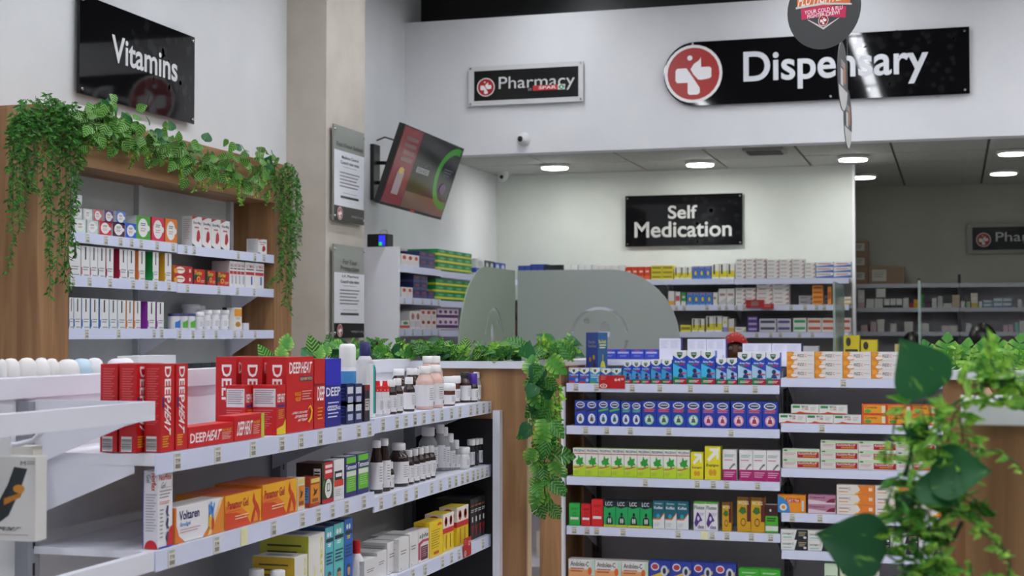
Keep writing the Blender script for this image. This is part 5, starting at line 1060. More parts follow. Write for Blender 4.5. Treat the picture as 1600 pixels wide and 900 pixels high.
NAME[0] = 'tablet_carton'
ZWa, ZWb, ZWc = ZW
def striped(c1, c2, c3):
    def f(w, h, d):
        b = Box(w, h, d, c1, {'left': c1}); b.rc('front', 0, .12, 1, .42, c2).el('front', .5, .7, .3, .18, c3, 10).rc('left', .0, .12, 1, .42, c2); return b
    return f
def wr(fn, x0, x1, n, top, z, lb, stack=1, group=None, d=.12, ins=.012): row(WG, fn, x0, x1, n, top, z, d, lb, stack=stack, group=group, inset=ins, gap=.003)
grn = striped('#1f8a45', '#d8cf2a', '#58b878'); nav = striped('#232a5c', '#4a4a7a', '#7a3a4a'); redw = striped('#dcd4d0', '#d8d0cc', '#c03a2a'); pur = striped('#d8ccd4', '#5a2a6a', '#7a3a8a')
wr(redw, 627, 655, 3, 398, ZWa, '{o} white and red carton on the wall rack top shelf', 1, 'white and red top cartons')
wr(redw, 627, 634, 1, 388, ZWa, 'white and red carton perched behind the front ones', ins=.16)
wr(nav, 655, 680, 2, 394, ZWa, '{l} navy carton, {o} column, wall rack top shelf', 2, 'navy top cartons')
wr(grn, 684, 737, 4, 393, ZWa, '{l} green and yellow carton, {o} column, wall rack top shelf', 3, 'green top cartons', .2)
wr(striped('#d8dad8', '#3a4ab0', '#c0c4cc'), 744, 757, 1, 405, ZWa, 'white and blue carton after the green ones')
wr(striped('#22242c', '#30323c', '#c0c4cc'), 757.5, 772, 2, 408, ZWa, '{o} black carton at the rack corner', 1, 'black corner cartons')
wr(striped('#2a4aa0', '#5a7ac8', '#c0c4dc'), 773, 790, 2, 411, ZWa, '{o} blue carton at the rack corner', 1, 'blue corner cartons')
wr(redw, 627, 645, 2, 449, ZWb, '{o} white and red carton on the wall rack middle shelf', 1, 'white and red middle cartons')
wr(nav, 646, 668, 2, 431, ZWb, '{l} navy carton, {o} column, wall rack middle shelf', 3, 'navy middle cartons'); wr(nav, 668.5, 679, 1, 455, ZWb, 'low navy carton beside the middle green ones')
wr(grn, 681, 737, 4, 438, ZWb, '{l} green and yellow carton, {o} column, wall rack middle shelf', 3, 'green middle cartons', .2)
wr(striped('#d6d2d0', '#c04a3a', '#3a8a5a'), 627, 640, 1, 501, ZWc, 'low carton with green and red numerals on the bottom shelf'); wr(striped('#dcd8d6', '#d0ccd0', '#b06a6a'), 641, 657, 2, 486, ZWc, '{o} white tablet carton on the wall rack bottom shelf', 1, 'white bottom cartons')
wr(redw, 657, 682, 3, 484, ZWc, '{l} white and red carton, {o} column, bottom wall shelf', 2, 'white and red bottom cartons')
wr(pur, 684, 716, 4, 483, ZWc, '{l} white and purple carton, {o} column, bottom wall shelf', 2, 'purple bottom cartons')
# ------------------------------------------------------------------ self medication rack
def bk(fn, x0, x1, n, top, z, lb, stack=1, group=None, d=.12, ins=.012): row(BG, fn, x0, x1, n, top, z, d, lb, stack=stack, group=group, inset=ins, gap=.003)
def mini(c, c2, c3='#d8d8d8', mode=0):
    def f(w, h, d):
        b = Box(w, h, d, c)
        if mode == 0: b.rc('front', .08, .3, .92, .7, c2)
        elif mode == 1: b.rc('front', 0, 0, 1, .3, c2).rc('front', .2, .55, .8, .7, c3)
        elif mode == 2: b.rc('front', 0, .1, 1, .52, c2).rc('front', .2, .3, .42, .95, c3)
        elif mode == 3: b.lines('front', .1, .4, .6, .62, 1, '#6a6a6a', .7).pl('front', [(.75, .1), (.98, .1), (.98, .7)], c2)
        elif mode == 4: b.el('front', .5, .45, .38, .35, c2).el('front', .5, .45, .2, .18, c3).rc('front', 0, .85, 1, 1, '#8a7ab0')
        else: b.pl('front', [(0, 0), (1, .0), (1, .45), (0, .15)], c2).rc('front', .15, .55, .85, .7, c3)
        return b
    return f
B1, B2, B3 = ZB[:3]
bk(mini('#2a3f90', '#4a62b8'), 809, 850, 4, 415, B1, '{o} royal blue carton above the frosted screen', 1, 'royal blue top cartons'); bk(mini('#2a3f90', '#4a62b8'), 828, 854, 3, 413, B1, '{o} royal blue carton in the rear of the top shelf', 1, 'rear royal blue cartons', ins=.15)
bk(mini('#1c1e22', '#4a4c50'), 851, 879, 3, 414, B1, '{o} black carton on the self medication top shelf', 1, 'black top cartons')
bk(mini('#d5d8d6', '#c0c8c4'), 881, 903, 2, 414, B1, '{o} pale white carton after the black ones', 1, 'pale top cartons'); bk(mini('#d6d8da', '#2a62b0', mode=1), 904, 924, 2, 414, B1, '{o} white and blue carton on the top shelf', 1, 'white and blue top cartons')
bk(mini('#d8d6d6', '#b02c34', mode=1), 925, 977, 5, 415, B1, '{o} white and red carton on the self medication top shelf', 1, 'white and red self medication cartons')
bk(mini('#d0411c', '#e0683a', '#e8c0b0', 1), 978, 1016, 4, 417, B1, '{o} vermilion carton on the self medication top shelf', 1, 'vermilion cartons')
bk(mini('#d8c832', '#8a7a2a'), 1017, 1052, 2, 415, B1, '{l} yellow carton, {o} column of the top shelf', 3, 'yellow top cartons')
bk(mini('#dcdcd8', '#d8cc3a', '#3a3a3a', 2), 1053, 1081, 3, 417, B1, '{o} white and yellow carton, smaller set, top shelf', 1, 'small white and yellow cartons')
bk(mini('#4a7ac0', '#3a5ab0', '#d8c83a', 4), 1082, 1111, 3, 416, B1, '{o} blue carton with yellow disc on the top shelf', 1, 'blue disc top cartons')
bk(mini('#dcdcd8', '#d8cc3a', '#3a3a3a', 2), 1112, 1148, 3, 412, B1, '{o} white and yellow carton, taller set, top shelf', 1, 'tall white and yellow cartons')
bk(mini('#d6d4d2', '#a03a40', mode=3), 1149, 1197, 3, 404, B1, '{l} flat white carton, {o} column with red corner, top shelf', 5, 'flat white red corner cartons')
bk(mini('#d6d4d2', '#a07a70', mode=3), 1198, 1257, 3, 405, B1, '{l} flat white carton, {o} column with tan corner, top shelf', 5, 'flat white tan corner cartons')
bk(mini('#d6d4d2', '#a07a70', mode=3), 1257.5, 1274, 1, 410, B1, '{l} flat white carton of the shorter end column, top shelf', 4, 'flat white end column')
bk(mini('#d4d6dc', '#3a62a8', '#c0504a', 5), 1275, 1330, 2, 409, B1, '{l} blue swoosh carton, {o} column by the partition', 3, 'blue swoosh cartons')
bk(mini('#d8d4d2', '#d89a3a', mode=1), 1044, 1054, 1, 455, B2, 'white carton with orange top beside the frosted screen'); bk(mini('#d8dad8', '#c0505a'), 1055, 1063, 1, 456, B2, 'white carton with pink print on the middle shelf'); bk(mini('#3a8a4a', '#d8d4c8', mode=1), 1064, 1072, 1, 457, B2, 'green topped carton on the middle shelf')
bk(mini('#4a86c8', '#3a5ab0', '#d8c83a', 4), 1073, 1113, 4, 457, B2, '{o} blue carton with yellow disc on the middle shelf', 1, 'blue disc middle cartons')
bk(mini('#d8d6d2', '#c8a8a0', mode=3), 1114, 1122, 1, 457, B2, 'slim white carton on the middle shelf'); bk(mini('#d8d6d4', '#b8b8b8', '#9a7a7a', 5), 1122.5, 1148, 2, 451, B2, '{o} upright white carton on the middle shelf', 1, 'upright white cartons')
bk(mini('#d6d4d2', '#a03a40', mode=3), 1149, 1181, 2, 450, B2, '{l} flat white carton, {o} low column, middle shelf', 4, 'low flat white cartons'); bk(mini('#d6d4d2', '#a07a70', mode=3), 1182, 1233, 2, 442, B2, '{l} flat white carton, {o} tall column, middle shelf', 5, 'tall flat white cartons')
b = Box(.125, .055, .06, '#a81c22', {'top': '#8a161c'}); b.rc('front', .3, .2, .7, .8, '#8a6a64'); o = b.build('display_tray'); o.location = BG.loc(BG.at(1178, 470, -.07)[0], B2 + .002, -.0); o.location.y = 10.535; o.location.z = B2 - .02; tag(o, 'red display tray clipped before the flat white cartons', 'tray')
b = Box(.08, .035, .03, '#b01c22'); b.lines('front', .2, .3, .8, .7, 2, '#d8a0a0', .4); o = b.build('display_tray'); o.location = (BG.at(1199, 475, -.05)[0], 10.525, B2 - .03); tag(o, 'small red leaflet holder below the display tray', 'tray')
bk(mini('#d8dade', '#3a86b8', mode=3), 1248, 1294, 2, 462, B2, '{l} white and blue tube carton, {o} column', 2, 'tube cartons', ins=.15); bk(mini('#dc8a28', '#a8581c', mode=0), 1269, 1286, 1, 446, B2, '{l} orange carton in the stack beside the glass divider', 4, 'orange stack'); bk(mini('#dc8a28', '#a8581c', mode=0), 1293, 1299, 1, 448, B2, 'narrow orange carton behind the glass divider')
bk(mini('#dcdad4', '#d8a83a', mode=5), 1309, 1330, 1, 464, B2, '{l} white and amber carton by the partition', 2, 'amber partition cartons')
bk(mini('#d8cc3a', '#8a822a'), 1063, 1080, 1, 508, B3, 'flat yellow carton beside the frosted screen edge'); bk(mini('#dcdcd8', '#d8cc3a', '#3a3a3a', 2), 1081, 1101, 2, 498, B3, '{o} white and yellow carton, shorter pair, bottom shelf', 1, 'short yellow pair')
bk(mini('#dcdcd8', '#d8cc3a', '#3a3a3a', 2), 1103, 1128, 2, 494, B3, '{o} white and yellow carton, taller pair, bottom shelf', 1, 'tall yellow pair'); bk(mini('#dcdcd8', '#8a8ac0', '#d8cc3a', 1), 1128.5, 1137, 1, 495, B3, 'white and lilac carton on the bottom shelf'); bk(mini('#dedad0', '#d8a82a', mode=1), 1138, 1147, 1, 498, B3, 'white and gold carton on the bottom shelf')
bk(mini('#d8d8cc', '#a0b86a', mode=3), 1148, 1166, 1, 511, B3, 'flat white and green carton above the headscarf'); bk(mini('#5a3290', '#b8b0c8', mode=0), 1168, 1184, 1, 494, B3, '{l} purple carton in the stack above the headscarf', 3, 'purple stack')
bk(mini('#d0cfd8', '#4a4a6a', mode=0), 1186, 1213, 1, 498, B3, '{l} white and slate carton, first stack', 2, 'slate stacks'); bk(mini('#c8c6d0', '#5a4a8a', mode=0), 1214, 1236, 1, 498, B3, '{l} white and slate carton, second stack', 2, 'slate stacks')
bk(mini('#d8dcd8', '#3a9a5a', mode=0), 1239, 1260, 1, 497, B3, '{l} white and green carton before the rust ones', 2, 'white and green pair'); bk(mini('#d4ccc8', '#b8542c', mode=0), 1261, 1330, 3, 497, B3, '{l} white and rust carton, {o} column', 2, 'rust cartons')
# goods on the dispensary counter
CR_ = Run('Y', 8.52)
def ystand(w, h, d):
    b = Box(w, h, d, '#d8c42c', {'top': '#b8a82a'}); b.rc('front', .1, .55, .9, .68, '#4a4420').lines('front', .15, .3, .85, .5, 2, '#8a7a1c', .4).el('front', .3, .85, .16, .1, '#3a3a34'); return b
one(CR_, ystand, 1318, 1343, 524, 1.232, .1, 'yellow display carton on the dispensary counter'); one(CR_, ystand, 1345, 1371, 531, 1.232, .1, 'second yellow display carton, lower, on the dispensary counter'); one(CR_, plain('#d0c07a'), 1398, 1412, 538, 1.232, .08, 'pale yellow carton behind the big leaf on the counter')
one(CR_, plain('#c8c8cc'), 1255, 1279, 541, 1.232, .08, 'low white carton on the counter before the divider')
# ------------------------------------------------------------------ dim far rack
NAME[0] = 'dispensing_pack'
def dk(c, x0, x1, n, top, zi, lb, stack=1, group=None, c2=None): row(DG, mini(c, c2 or '#b8b8b4', mode=1) if c2 else mini(c, c), x0, x1, n, top, ZD[zi], .1, lb, stack=stack, group=group, gap=.004)
dk('#cfcac4', 1340, 1351, 1, 453, 1, 'tall pinkish carton at the start of the dim rack', c2='#c0a0a0'); dk('#cfcfca', 1353, 1380, 2, 467, 1, '{o} low white carton under the pale stack, dim rack', 1, 'low white dim cartons')
o = row(DG, mini('#d2d0c8', '#d2d0c8'), 1369, 1384, 1, 467, ZD[1], .1, 'upright pale carton set on the low white ones, dim rack')[0]; o.location.z += .085
dk('#cfcfcc', 1381, 1410, 3, 467, 1, '{o} white pot shaped carton with black base, dim rack', 1, 'black based dim cartons', '#2a2a2a'); dk('#c8c8c4', 1411, 1420, 1, 466, 1, 'slim pale carton before the coloured ones, dim rack')
dk('#b0281c', 1420.5, 1427, 1, 474, 1, 'small red carton on the dim rack'); dk('#d89a1c', 1427.5, 1435, 1, 468, 1, '{l} amber carton on the dim rack', 2, 'amber dim cartons'); dk('#1f8a3a', 1438, 1444, 1, 460, 1, '{l} green carton on the dim rack', 3, 'green dim cartons'); dk('#5a2050', 1444.5, 1456, 1, 473, 1, 'plum coloured carton on the dim rack')
dk('#c8ccc8', 1456, 1464, 1, 466, 1, 'pale carton after the plum one, dim rack'); dk('#b8bcb4', 1465, 1473, 1, 463, 1, 'grey pot carton on the dim rack'); dk('#c4c4be', 1474, 1487, 1, 474, 1, 'flat pale carton on the dim rack'); dk('#b8a890', 1487.5, 1500, 1, 461, 1, '{l} tan carton in the dim stack', 3, 'tan dim cartons')
dk('#c8c8c0', 1501, 1508, 1, 471, 1, 'pale carton beside the upright, dim rack'); dk('#8aa888', 1509, 1516, 1, 471, 1, 'sage carton on the dim rack'); dk('#ccc8b8', 1517, 1528, 1, 458, 1, 'tall cream carton with yellow mark, dim rack', c2='#c8b050'); dk('#c0c8c8', 1529, 1535, 1, 471, 1, 'small pale teal carton on the dim rack'); dk('#a8b8c0', 1536, 1551, 1, 469, 1, '{l} blue banded carton, dim rack', 2, 'blue banded dim cartons', '#4a7a98')
dk('#b8c4c8', 1552, 1581, 2, 466, 1, '{l} blue and white carton, {o} dim column', 2, 'blue and white dim cartons', '#4a7a98'); dk('#c8ccd0', 1590, 1597, 1, 468, 1, 'white bottle shaped carton at the frame edge, dim rack')
dk('#c0a8a4', 1345, 1356, 1, 508, 2, 'pink topped carton on the lowest dim shelf'); dk('#b8a4a8', 1360, 1370, 1, 503, 2, '{l} rosy carton on the lowest dim shelf', 2, 'rosy dim cartons'); dk('#cfcdc8', 1370.5, 1382, 1, 499, 2, '{l} white carton on the lowest dim shelf', 2, 'white dim pair')
dk('#c8c8c4', 1391, 1401, 1, 506, 2, 'small white carton alone on the lowest dim shelf'); dk('#c8c6be', 1413, 1427, 1, 503, 2, '{l} cream carton on the lowest dim shelf', 2, 'cream dim pair'); dk('#c4c4be', 1440, 1452, 1, 505, 2, 'pale carton beside the dark bun, lowest dim shelf'); dk('#c4c0ba', 1471, 1496, 2, 509, 2, '{o} low pale carton on the lowest dim shelf', 1, 'low pale dim cartons')
dk('#c4c6c4', 1509, 1518, 1, 505, 2, 'pale carton behind the parted hair, lowest dim shelf'); dk('#c0a4b0', 1567, 1584, 2, 508, 2, '{o} mauve carton on the lowest dim shelf', 1, 'mauve dim cartons'); dk('#7ab0a4', 1585, 1592, 1, 504, 2, 'aqua carton on the lowest dim shelf'); dk('#c0c8c4', 1592.5, 1604, 1, 501, 2, 'pale green carton at the frame edge, lowest dim shelf')
def kraft(w, h, d):
    b = Box(w, h, d, '#8a6f52', {'top': '#7a6048'}); b.rc('front', .1, .15, .5, .8, '#b8b6ac').lines('front', .14, .3, .46, .7, 3, '#7a7870', .3); return b
def kraft2(w, h, d):
    b = Box(w, h, d, '#84694e'); b.rc('front', .1, .3, .8, .8, '#b8b6ac').lines('front', .2, .4, .7, .7, 3, '#5a5850', .4); return b
one(DG, kraft, 1357, 1413, 416, ZD[0], .25, 'wide brown cardboard box on top of the dim rack', name='cardboard_box', cat='box')
row(DG, kraft2, 1330, 1356, 1, 376, ZD[0], .25, '{l} brown cardboard box of the stack by the partition', name='cardboard_box', cat='box', stack=3, group='stacked cardboard boxes')
# ------------------------------------------------------------------ leaves
def leaf_mat(name, c1, c2, vein, mode):
    m = bpy.data.materials.new(name); m.use_nodes = True; N, L, b = nodes(m)
    oi = N.new('ShaderNodeObjectInfo'); tc = N.new('ShaderNodeTexCoord'); geo = N.new('ShaderNodeNewGeometry')
    nz = N.new('ShaderNodeTexNoise'); nz.inputs['Scale'].default_value = 60 if mode == 'fine' else 3; 
    L.new(geo.outputs['Position'] if mode == 'fine' else tc.outputs['Object'], nz.inputs['Vector'])
    mx = N.new('ShaderNodeMix'); mx.data_type = 'RGBA'; mx.inputs[6].default_value = lin(c1); mx.inputs[7].default_value = lin(c2)
    cr = N.new('ShaderNodeValToRGB'); cr.color_ramp.elements[0].position = .35; cr.color_ramp.elements[1].position = .65
    if mode == 'fine': L.new(nz.outputs[0], cr.inputs[0]); L.new(cr.outputs[0], mx.inputs[0])
    else: L.new(oi.outputs['Random'], mx.inputs[0])
    out = mx.outputs[2]
    if mode in ('stripe', 'mottle', 'edge'):
        sx = N.new('ShaderNodeSeparateXYZ'); L.new(tc.outputs['Object'], sx.inputs[0])
        ab = N.new('ShaderNodeMath'); ab.operation = 'ABSOLUTE'; L.new(sx.outputs[0], ab.inputs[0])
        m2 = N.new('ShaderNodeMix'); m2.data_type = 'RGBA'; m2.inputs[7].default_value = lin(vein); L.new(out, m2.inputs[6])
        if mode == 'stripe':
            t = N.new('ShaderNodeMath'); t.operation = 'MULTIPLY_ADD'; L.new(sx.outputs[1], t.inputs[0]); t.inputs[1].default_value = 30; 
            q = N.new('ShaderNodeMath'); q.operation = 'MULTIPLY'; L.new(ab.outputs[0], q.inputs[0]); q.inputs[1].default_value = -30; L.new(q.outputs[0], t.inputs[2])
            sn = N.new('ShaderNodeMath'); sn.operation = 'SINE'; L.new(t.outputs[0], sn.inputs[0])
            c3 = N.new('ShaderNodeValToRGB'); c3.color_ramp.elements[0].position = .3; c3.color_ramp.elements[1].position = .8; L.new(sn.outputs[0], c3.inputs[0]); L.new(c3.outputs[0], m2.inputs[0])
        elif mode == 'mottle':
            n2 = N.new('ShaderNodeTexNoise'); n2.inputs['Scale'].default_value = 2.6; mp = N.new('ShaderNodeMapping'); mp.inputs['Scale'].default_value = (2.5, .8, 1)
            L.new(tc.outputs['Object'], mp.inputs[0]); L.new(mp.outputs[0], n2.inputs['Vector'])
            c3 = N.new('ShaderNodeValToRGB'); c3.color_ramp.elements[0].position = .6; c3.color_ramp.elements[1].position = .72; L.new(n2.outputs[0], c3.inputs[0]); L.new(c3.outputs[0], m2.inputs[0])
        else:
            c3 = N.new('ShaderNodeValToRGB'); c3.color_ramp.elements[0].position = .15; c3.color_ramp.elements[1].position = .5; L.new(ab.outputs[0], c3.inputs[0]); L.new(c3.outputs[0], m2.inputs[0])
        out = m2.outputs[2]
    L.new(out, b.inputs['Base Color']); b.inputs['Roughness'].default_value = .5
    b.inputs['Subsurface Weight'].default_value = 0
    tr = N.new('ShaderNodeBsdfTranslucent'); ms = N.new('ShaderNodeMixShader'); ms.inputs[0].default_value = .25
    L.new(out, tr.inputs[0]); o_ = N['Material Output']; L.new(b.outputs[0], ms.inputs[1]); L.new(tr.outputs[0], ms.inputs[2]); L.new(ms.outputs[0], o_.inputs[0])
    return m
LM_FINE = leaf_mat('small_leaf', '#1d5220', '#57a032', None, 'fine'); LM_LIGHT = leaf_mat('lime_leaf', '#4a9a2c', '#b4e25e', None, 'fine')
LM_STR = leaf_mat('striped_leaf', '#1a561c', '#347f26', '#94bf58', 'stripe'); LM_DARK = leaf_mat('dark_leaf', '#1b5530', '#2b733d', '#84bd4a', 'mottle'); LM_MON = leaf_mat('slit_leaf', '#1d5a20', '#33782c', '#5f9f40', 'stripe'); LM_MONL = leaf_mat('lime_slit_leaf', '#2f8028', '#5aa034', '#a4d25a', 'edge')
STEM = M('#2f5a24', .5); STEMD = M('#22301c', .6)
def leaf_mesh(name, mat, wide=.42, prof=None, rows=7, fold=.16, bend=.25, wave=0):
    prof = prof or (lambda t: math.sin(math.pi * t ** .62) ** .9)
    mb = MB(); vs = []; fs = []
    for i in range(rows + 1):
        t = i / rows; hw = wide * (prof(t) if 0 < i < rows else .001)
        for u in (-1, -.5, 0, .5, 1): vs.append((u * hw, t, abs(u) * hw * fold * 2 - bend * t * t + wave * math.sin(6 * t + 3 * u) * .03 * abs(u)))
    for i in range(rows):
        for k in range(4): a = i * 5 + k; fs.append((a, a + 1, a + 6, a + 5))
    mb.mesh_in(vs, fs, mat, True); return mb.mesh(name)
def slit_mesh(mat):
    mb = MB(); n = 5; env = lambda y: .47 * max(.02, math.sin(math.pi * min(1, .13 + .86 * y))) ** .8
    z = lambda x, y: abs(x) * .22 - .3 * y * y
    for s in (-1, 1):
        for i in range(n):
            y0, y1 = .02 + .17 * i, .02 + .17 * (i + .86); up = .06 + .03 * i
            a, m_, b_ = y0 + up, (y0 + y1) / 2 + up, y1 + up
            pts = [(0, y0), (env(a) * .6, y0 + up * .6), (env(a) * .97, a), (env(m_), m_), (env(b_) * .95, b_), (env(b_) * .5, y1 + up * .55), (0, y1 + .024)]
            q = [(s * x, y, z(x, y)) for x, y in pts]; mb.poly(q if s > 0 else q[::-1], mat)
    mb.poly([(-.16, .93, z(.16, .93)), (0, .86, z(0, .86)), (.16, .93, z(.16, .93)), (.07, 1.03, -.3), (0, 1.08, -.34), (-.07, 1.03, -.3)], mat)
    return mb.mesh('leaf')
heart = lambda t: math.sin(math.pi * t ** .62) * (1.02 + .1 * math.sin(math.pi * t)) + (.25 * (1 - t / .2) if t < .2 else 0)
LEAF = dict(str=leaf_mesh('leaf', LM_STR, .40), dark=leaf_mesh('leaf', LM_DARK, .42, heart, 10, .12, .3, 1), mon=slit_mesh(LM_MON), monl=slit_mesh(LM_MONL), lime=leaf_mesh('leaf', LM_LIGHT, .17, None, 5, .2, .3), big=leaf_mesh('leaf', LM_DARK, .44, heart, 16, .10, .12, 1))
def leaf(parent, kind, pos, d, nrm, size, name='leaf'):
    d = Vector(d).normalized(); n = Vector(nrm); n = (n - d * n.dot(d)).normalized(); x = d.cross(n)
    o = bpy.data.objects.new(name, LEAF[kind]); COL.objects.link(o); o.parent = parent
    m = Matrix(((x.x, d.x, n.x, 0), (x.y, d.y, n.y, 0), (x.z, d.z, n.z, 0), (0, 0, 0, 1)))
    o.matrix_local = Matrix.Translation(Vector(pos) - parent.location) @ m @ Matrix.Diagonal((size, size, size, 1)); return o
def small_leaf(mb, p, d, n, ln, wd, m):
    d = d.normalized(); x = d.cross(n).normalized(); k = x.cross(d)
    mb.mesh_in([p, p + d * ln * .45 + x * wd, p + d * ln + k * -ln * .12, p + d * ln * .45 - x * wd, p + d * ln * .5 + k * wd * -.5], [(0, 1, 4), (1, 2, 4), (2, 3, 4), (3, 0, 4)], m)
def rvec(s=1): return Vector((RND.gauss(0, s), RND.gauss(0, s), RND.gauss(0, s)))
def strand(parent, pts, ln, wd, step, mat, droop=-.7, name='vine_strand', stem=.0012, fan=1.0):
    """one trailing stem with its small leaves as a single part"""
    mb = MB(); P = [Vector(p) - parent.location for p in pts]; mb.tube(P, stem, STEM, 5)
    for a, b in zip(P, P[1:]):
        n = max(1, int((b - a).length / step))
        for i in range(n):
            p = a.lerp(b, (i + RND.random()) / n)
            t = RND.uniform(0, 6.283); d = Vector((math.cos(t) * fan, math.sin(t) * fan, droop + RND.gauss(0, .3)))
            small_leaf(mb, p, d, rvec() + Vector((.5, -1, .5)), ln * RND.uniform(.7, 1.15), wd * RND.uniform(.8, 1.2), mat)
    o = mb.build(name, parent); o['kind'] = 'stuff'; return o
def hang(X, px, py0, py1, jit=.01, n=8):
    a, b = onX(px, py0, X), onX(px, py1, X); L = []
    for i in range(n + 1):
        t = i / n; L.append((a.x + RND.gauss(0, jit * .4), a.y + RND.gauss(0, jit) * t, a.z + (b.z - a.z) * t))
    return L
# garland on the oak portal
g = empty('leaf_garland', (-3.1, 5.5, 2.33)); tag(g, 'lush artificial garland of striped leaves and trailing vines on the oak portal', 'garland')
for px, y0, y1 in ((20, 200, 425), (16, 215, 330), (30, 190, 335), (40, 175, 340), (48, 190, 300), (58, 200, 300), (66, 180, 320), (74, 190, 400), (82, 190, 462), (88, 180, 330), (95, 200, 440), (104, 190, 445), (110, 200, 455), (117, 200, 400), (122, 195, 330), (52, 175, 270), (34, 170, 260), (26, 180, 360)):
    X = -3.10 if px > 55 else -3.13; strand(g, hang(X + RND.uniform(-.02, .03), px, y0, y1, .012), .027, .0048, .0055, LM_FINE)
for k in range(60):
    px = RND.uniform(14, 130); top = 150 + abs(px - 72) * .35 + RND.uniform(-8, 22); X = -3.12 + RND.uniform(-.05, .05)
    strand(g, hang(X, px, top, top + RND.uniform(22, 70), .025, 4), .03, .0055, .006, LM_FINE, -.25)
for px, y0, y1 in ((437, 262, 395), (442, 258, 440), (447, 255, 478), (452, 256, 455), (456, 258, 490), (461, 265, 430), (466, 275, 405), (469, 285, 380), (432, 265, 330), (444, 255, 350), (450, 252, 380), (459, 260, 360), (464, 268, 345), (428, 262, 300)):
    strand(g, hang(-3.10 + RND.uniform(-.02, .03), px, y0, y1, .012), .026, .0048, .0055, LM_FINE)
strand(g, [onX(445, 380, -3.1), onX(435, 425, -3.09), onX(418, 448, -3.08)], .026, .005, .007, LM_FINE)
GP = [(128, 190), (165, 185), (200, 205), (245, 225), (290, 240), (335, 258), (385, 268), (430, 268)]
def along(P, t):
    t = min(max(t, 0), .9999) * (len(P) - 1); i = int(t); f = t - i; return P[i][0] + (P[i + 1][0] - P[i][0]) * f, P[i][1] + (P[i + 1][1] - P[i][1]) * f
for k in range(270):
    x, y = along(GP, RND.random()); y += RND.gauss(2, 16); p = onX(x, y, -3.13 + RND.uniform(0, .09))
    leaf(g, 'str', p, (RND.gauss(0, .4), RND.gauss(0, .8), RND.gauss(-.3, .6)), (1, -.7 + RND.gauss(0, .4), .3 + RND.gauss(0, .4)), RND.uniform(.04, .06))
for k in range(26):
    x, y = along(GP, RND.random()); y += RND.uniform(-32, 8); p = onX(x, y, -3.15 + RND.uniform(0, .07))
    leaf(g, 'dark', p, (RND.gauss(0, .3), RND.gauss(.2, .6), RND.gauss(.4, .5)), (1, -.8 + RND.gauss(0, .4), .2), RND.uniform(.04, .06))
for k in range(38):
    x, y = along(GP, RND.random()); L = RND.uniform(14, 42); strand(g, hang(-3.11 + RND.uniform(0, .04), x, y + 8, y + 14 + L, .01, 3), .016, .005, .005, LM_LIGHT, -.5)
for k in range(30):
    x, y = along(GP, RND.random()); strand(g, hang(-3.14 + RND.uniform(0, .05), x, y - 16 + RND.gauss(0, 5), y + 18, .02, 3), .026, .006, .006, LM_FINE, -.1)
# hedge on the long gondola's oak end
g = empty('leaf_garland', (-1.9, yE + .12, 1.41)); tag(g, 'bright leafy garland lying along the white worktop of the oak end', 'garland')
for k in range(120):
    x = RND.uniform(486, 836); y = 566 - abs(RND.gauss(0, 11)) - 2; p = onY(x, y, yE + RND.uniform(-.01, .07)); p.z = max(p.z, 1.41)
    leaf(g, RND.choice(['mon', 'dark', 'str', 'mon', 'monl']), p, (RND.gauss(0, .9), -.4 + RND.gauss(0, .4), RND.gauss(.25, .5)), (RND.gauss(.1, .4), -.8, .7 + RND.gauss(0, .3)), RND.uniform(.04, .068))
for k in range(34):
    x = RND.uniform(486, 835); p = onY(x, 562, yE + RND.uniform(.0, .07)); p.z = 1.412; q = p + Vector((RND.gauss(0, .05), RND.gauss(-.02, .03), RND.uniform(.015, .06)))
    strand(g, [p, p.lerp(q, .5) + Vector((0, 0, .01)), q], .032, .008, .006, RND.choice([LM_LIGHT, LM_FINE]), .1)
for px, py, sz, dx in ((415, 553, .05, -.5), (425, 556, .045, -.9), (438, 556, .05, .2), (444, 540, .055, .35), (447, 532, .04, .3), (488, 543, .06, -.1), (495, 552, .05, .5), (507, 548, .045, .3)):
    p = onX(px, py + 8, -1.95); leaf(g, 'str' if dx < 0 else 'monl', p, (dx * .3, dx, .9), (1, -1, .3), sz)
# trailing vine between the gondolas
g = empty('trailing_vine', (xr + .06, yE + .02, 1.40)); tag(g, 'slit leaved vine trailing down between the oak end and the facing gondola', 'vine')
VP_ = [(838, 562), (850, 590), (846, 640), (852, 690), (850, 740), (852, 790)]
P = [onY(x, y, yE - .03) for x, y in VP_]; MB().tube([p - g.location for p in P], .0022, STEMD).build('stem', g)
P2 = [onY(x, y, yE - .02) for x, y in ((850, 700), (838, 740), (834, 770))]; MB().tube([p - g.location for p in P2], .0018, STEMD).build('stem', g)
for k in range(58):
    t = k / 58; x, y = along(VP_, t); x += RND.uniform(-22, 22) * (1 - .25 * t); y += RND.uniform(-10, 10)
    if 700 < y < 745 and k % 2: continue
    p = onY(x, y, yE - .06 + RND.uniform(-.03, .06))
    leaf(g, RND.choice(['mon', 'mon', 'monl', 'dark'] if t < .6 else ['mon', 'monl']), p, (RND.gauss(0, .7), RND.gauss(-.2, .3), -.7 + RND.gauss(0, .4)), (RND.gauss(0, .4), -1, .45 + RND.gauss(0, .3)), RND.uniform(.05, .075))
for px, y0, y1 in ((866, 575, 690), (872, 600, 650), (870, 640, 700), (829, 590, 680)):
    a, b = onY(px, y0, yE - .02), onY(px + 3, y1, yE - .02); strand(g, [a, a.lerp(b, .5), b], .03, .008, .006, LM_LIGHT, -.4)
